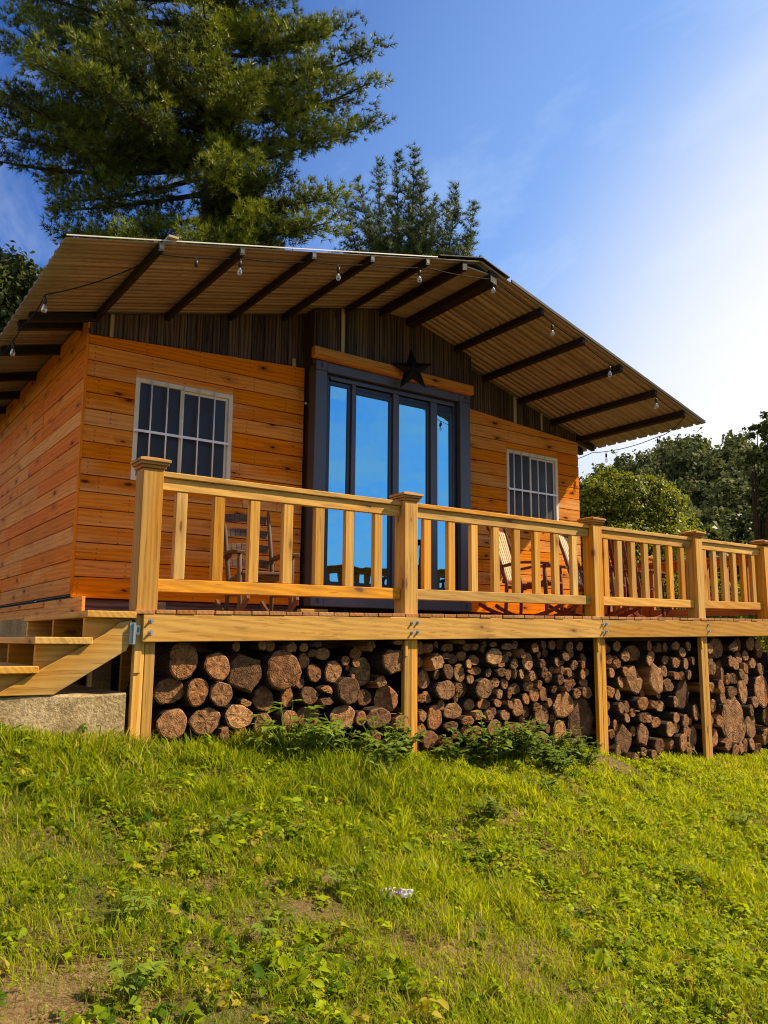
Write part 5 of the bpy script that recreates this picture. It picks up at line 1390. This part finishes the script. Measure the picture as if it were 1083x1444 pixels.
leaf_tree('leafy_tree', 'bright yellow-green tree standing beyond the deck corner', (b_.x, b_.y), blobs_from(27, [(868, 686, 30), (845, 704, 34), (885, 705, 42), (925, 690, 26), (935, 718, 34), (905, 740, 48), (845, 745, 46), (965, 735, 26), (990, 748, 18), (875, 780, 50), (930, 775, 45), (866, 662, 15), (902, 676, 18)]), 1500, 46, .095, M['leaf_bright'], group='broadleaf trees around the cabin')
b_ = field(32, 14.6)
leaf_tree('leafy_tree', 'tall dark tree with an open crown at the frame edge beyond the deck', (b_.x, b_.y), blobs_from(32, [(1086, 602, 13), (1100, 590, 16), (1080, 634, 15), (1078, 657, 12), (1098, 642, 20), (1110, 674, 26), (1124, 622, 30), (1094, 692, 20), (1122, 722, 40), (1142, 672, 40)]), 330, 24, .20, M['leaf_far'], group='broadleaf trees around the cabin')
darks = [(38, 1060, 748, 38, 'low dark tree below the tall open-crowned tree'), (36, 985, 778, 38, 'shadowed tree just above the far railing post'), (34, 1075, 792, 36, 'shadowed tree behind the end of the railing'), (36, 822, 778, 40, 'dark tree low behind the cabin corner'), (41, 1012, 742, 32, 'dark rounded tree on the right of the bright yellow-green tree'), (42, 838, 722, 34, 'dark tree touching the cabin corner')]
for (fwd, x, y, r, lb) in darks:
    b_ = field(fwd, (x - 541.5) / 1175 * fwd)
    leaf_tree('leafy_tree', lb, (b_.x, b_.y), blobs_from(fwd, [(x, y, r), (x - r * .6, y + r * .5, r * .75), (x + r * .6, y + r * .55, r * .8), (x + r * .1, y + r * 1.1, r), (x - r * .2, y + r * 1.8, r), (x + r * .35, y - r * .45, r * .6), (x, y + r * 2.4, r)]), 330, 26, .26, M['leaf_mid'] if fwd < 41 else M['leaf_far'], group='broadleaf trees around the cabin')
bush = [(14.5, 1010, 835, 34, 'sunlit bush seen through the railing past the side rail'), (15.5, 1060, 840, 36, 'sunlit bush behind the last railing bay'), (17, 960, 838, 34, 'low bush behind the orange side railing'), (18, 880, 838, 36, 'green bush seen between the third bay balusters'), (20, 1110, 820, 46, 'leafy bush at the outer end of the deck')]
for (fwd, x, y, r, lb) in bush:
    b_ = field(fwd, (x - 541.5) / 1175 * fwd)
    leaf_tree('garden_bush', lb, (b_.x, b_.y), blobs_from(fwd, [(x, y, r), (x - r * .8, y + r * .5, r * .8), (x + r * .8, y + r * .4, r * .8), (x, y + r * 1.3, r * 1.2), (x - r * .3, y + r * 2.4, r * 1.3)]), 190, 24, .09, M['leaf_bright'], 'bush', 'bushes beyond the deck', .04)

# wooded hill: separate trees sharing four crowns
R = random.Random(131)
proto = []
def hill_tree(v):
    bl = [(0, 0, 4.6, 2.7), (1.3, .4, 3.8, 2.0), (-1.4, -.2, 3.9, 2.1), (.3, -1.3, 3.6, 2.0), (.2, .3, 6.2, 1.6), (-.2, 1.2, 3.7, 2.0), (0, 0, 2.4, 2.2)]
    bl = [(a + R.uniform(-.5, .5), b + R.uniform(-.5, .5), c + R.uniform(-.5, .7), d * R.uniform(.8, 1.15)) for a, b, c, d in bl]
    B = np.array(bl); n_cl = 170; idx = rng.choice(len(B), n_cl); d = unit(rng.normal(size=(n_cl, 3)))
    C = B[idx, :3] + d * (B[idx, 3] * rng.uniform(.55, 1.05, n_cl))[:, None]; per = 17
    pos = np.repeat(C, per, 0) + rng.normal(size=(n_cl * per, 3)) * .34
    V, F = leaf_cloud(pos, np.repeat(d, per, 0) * .7 + rng.normal(size=(n_cl * per, 3)) * .5 + [0, 0, .4], .50 * rng.uniform(.6, 1.4, len(pos)), .8)
    t = np.clip(np.repeat(rng.normal(.4 + .08 * (v - 1.5), .2, n_cl), per), 0, .8)
    o = empty('hill_tree'); np_mesh('crown', V, None, F, {'tint': np.repeat(t, 4)}, [M['leaf_far']], o)
    trunk_mesh('trunk', [(0, 0, -.5), (0, 0, 2), (.1, 0, 5)], .2, o)
    return o
spots = []
for r_ in (64, 70, 76, 82, 88, 94, 100, 106, 112, 118, 124):
    A = 44.0 + R.uniform(0, 2)
    while A < 74:
        spots.append((r_ + R.uniform(-2.5, 2.5), A)); A += math.degrees(3.9 / r_) * R.uniform(.85, 1.25)
used = 0
protos = [hill_tree(i) for i in range(4)]
free = list(protos)
for (r_, A) in spots:
    i = R.randrange(4)
    o = free.pop() if free else copy_tree(protos[i])
    x, y = CAM.x + r_ * math.sin(rad(A)), CAM.y + r_ * math.cos(rad(A))
    s_ = R.uniform(.55, .95)
    o.location = (x, y, gz(x, y) - .2); o.rotation_euler = (0, 0, R.uniform(0, 6.28)); o.scale = (s_, s_, s_ * R.uniform(.9, 1.25))
    tag(o, 'rounded green tree among the wood covering the distant hill', 'tree', 'trees on the wooded hill')
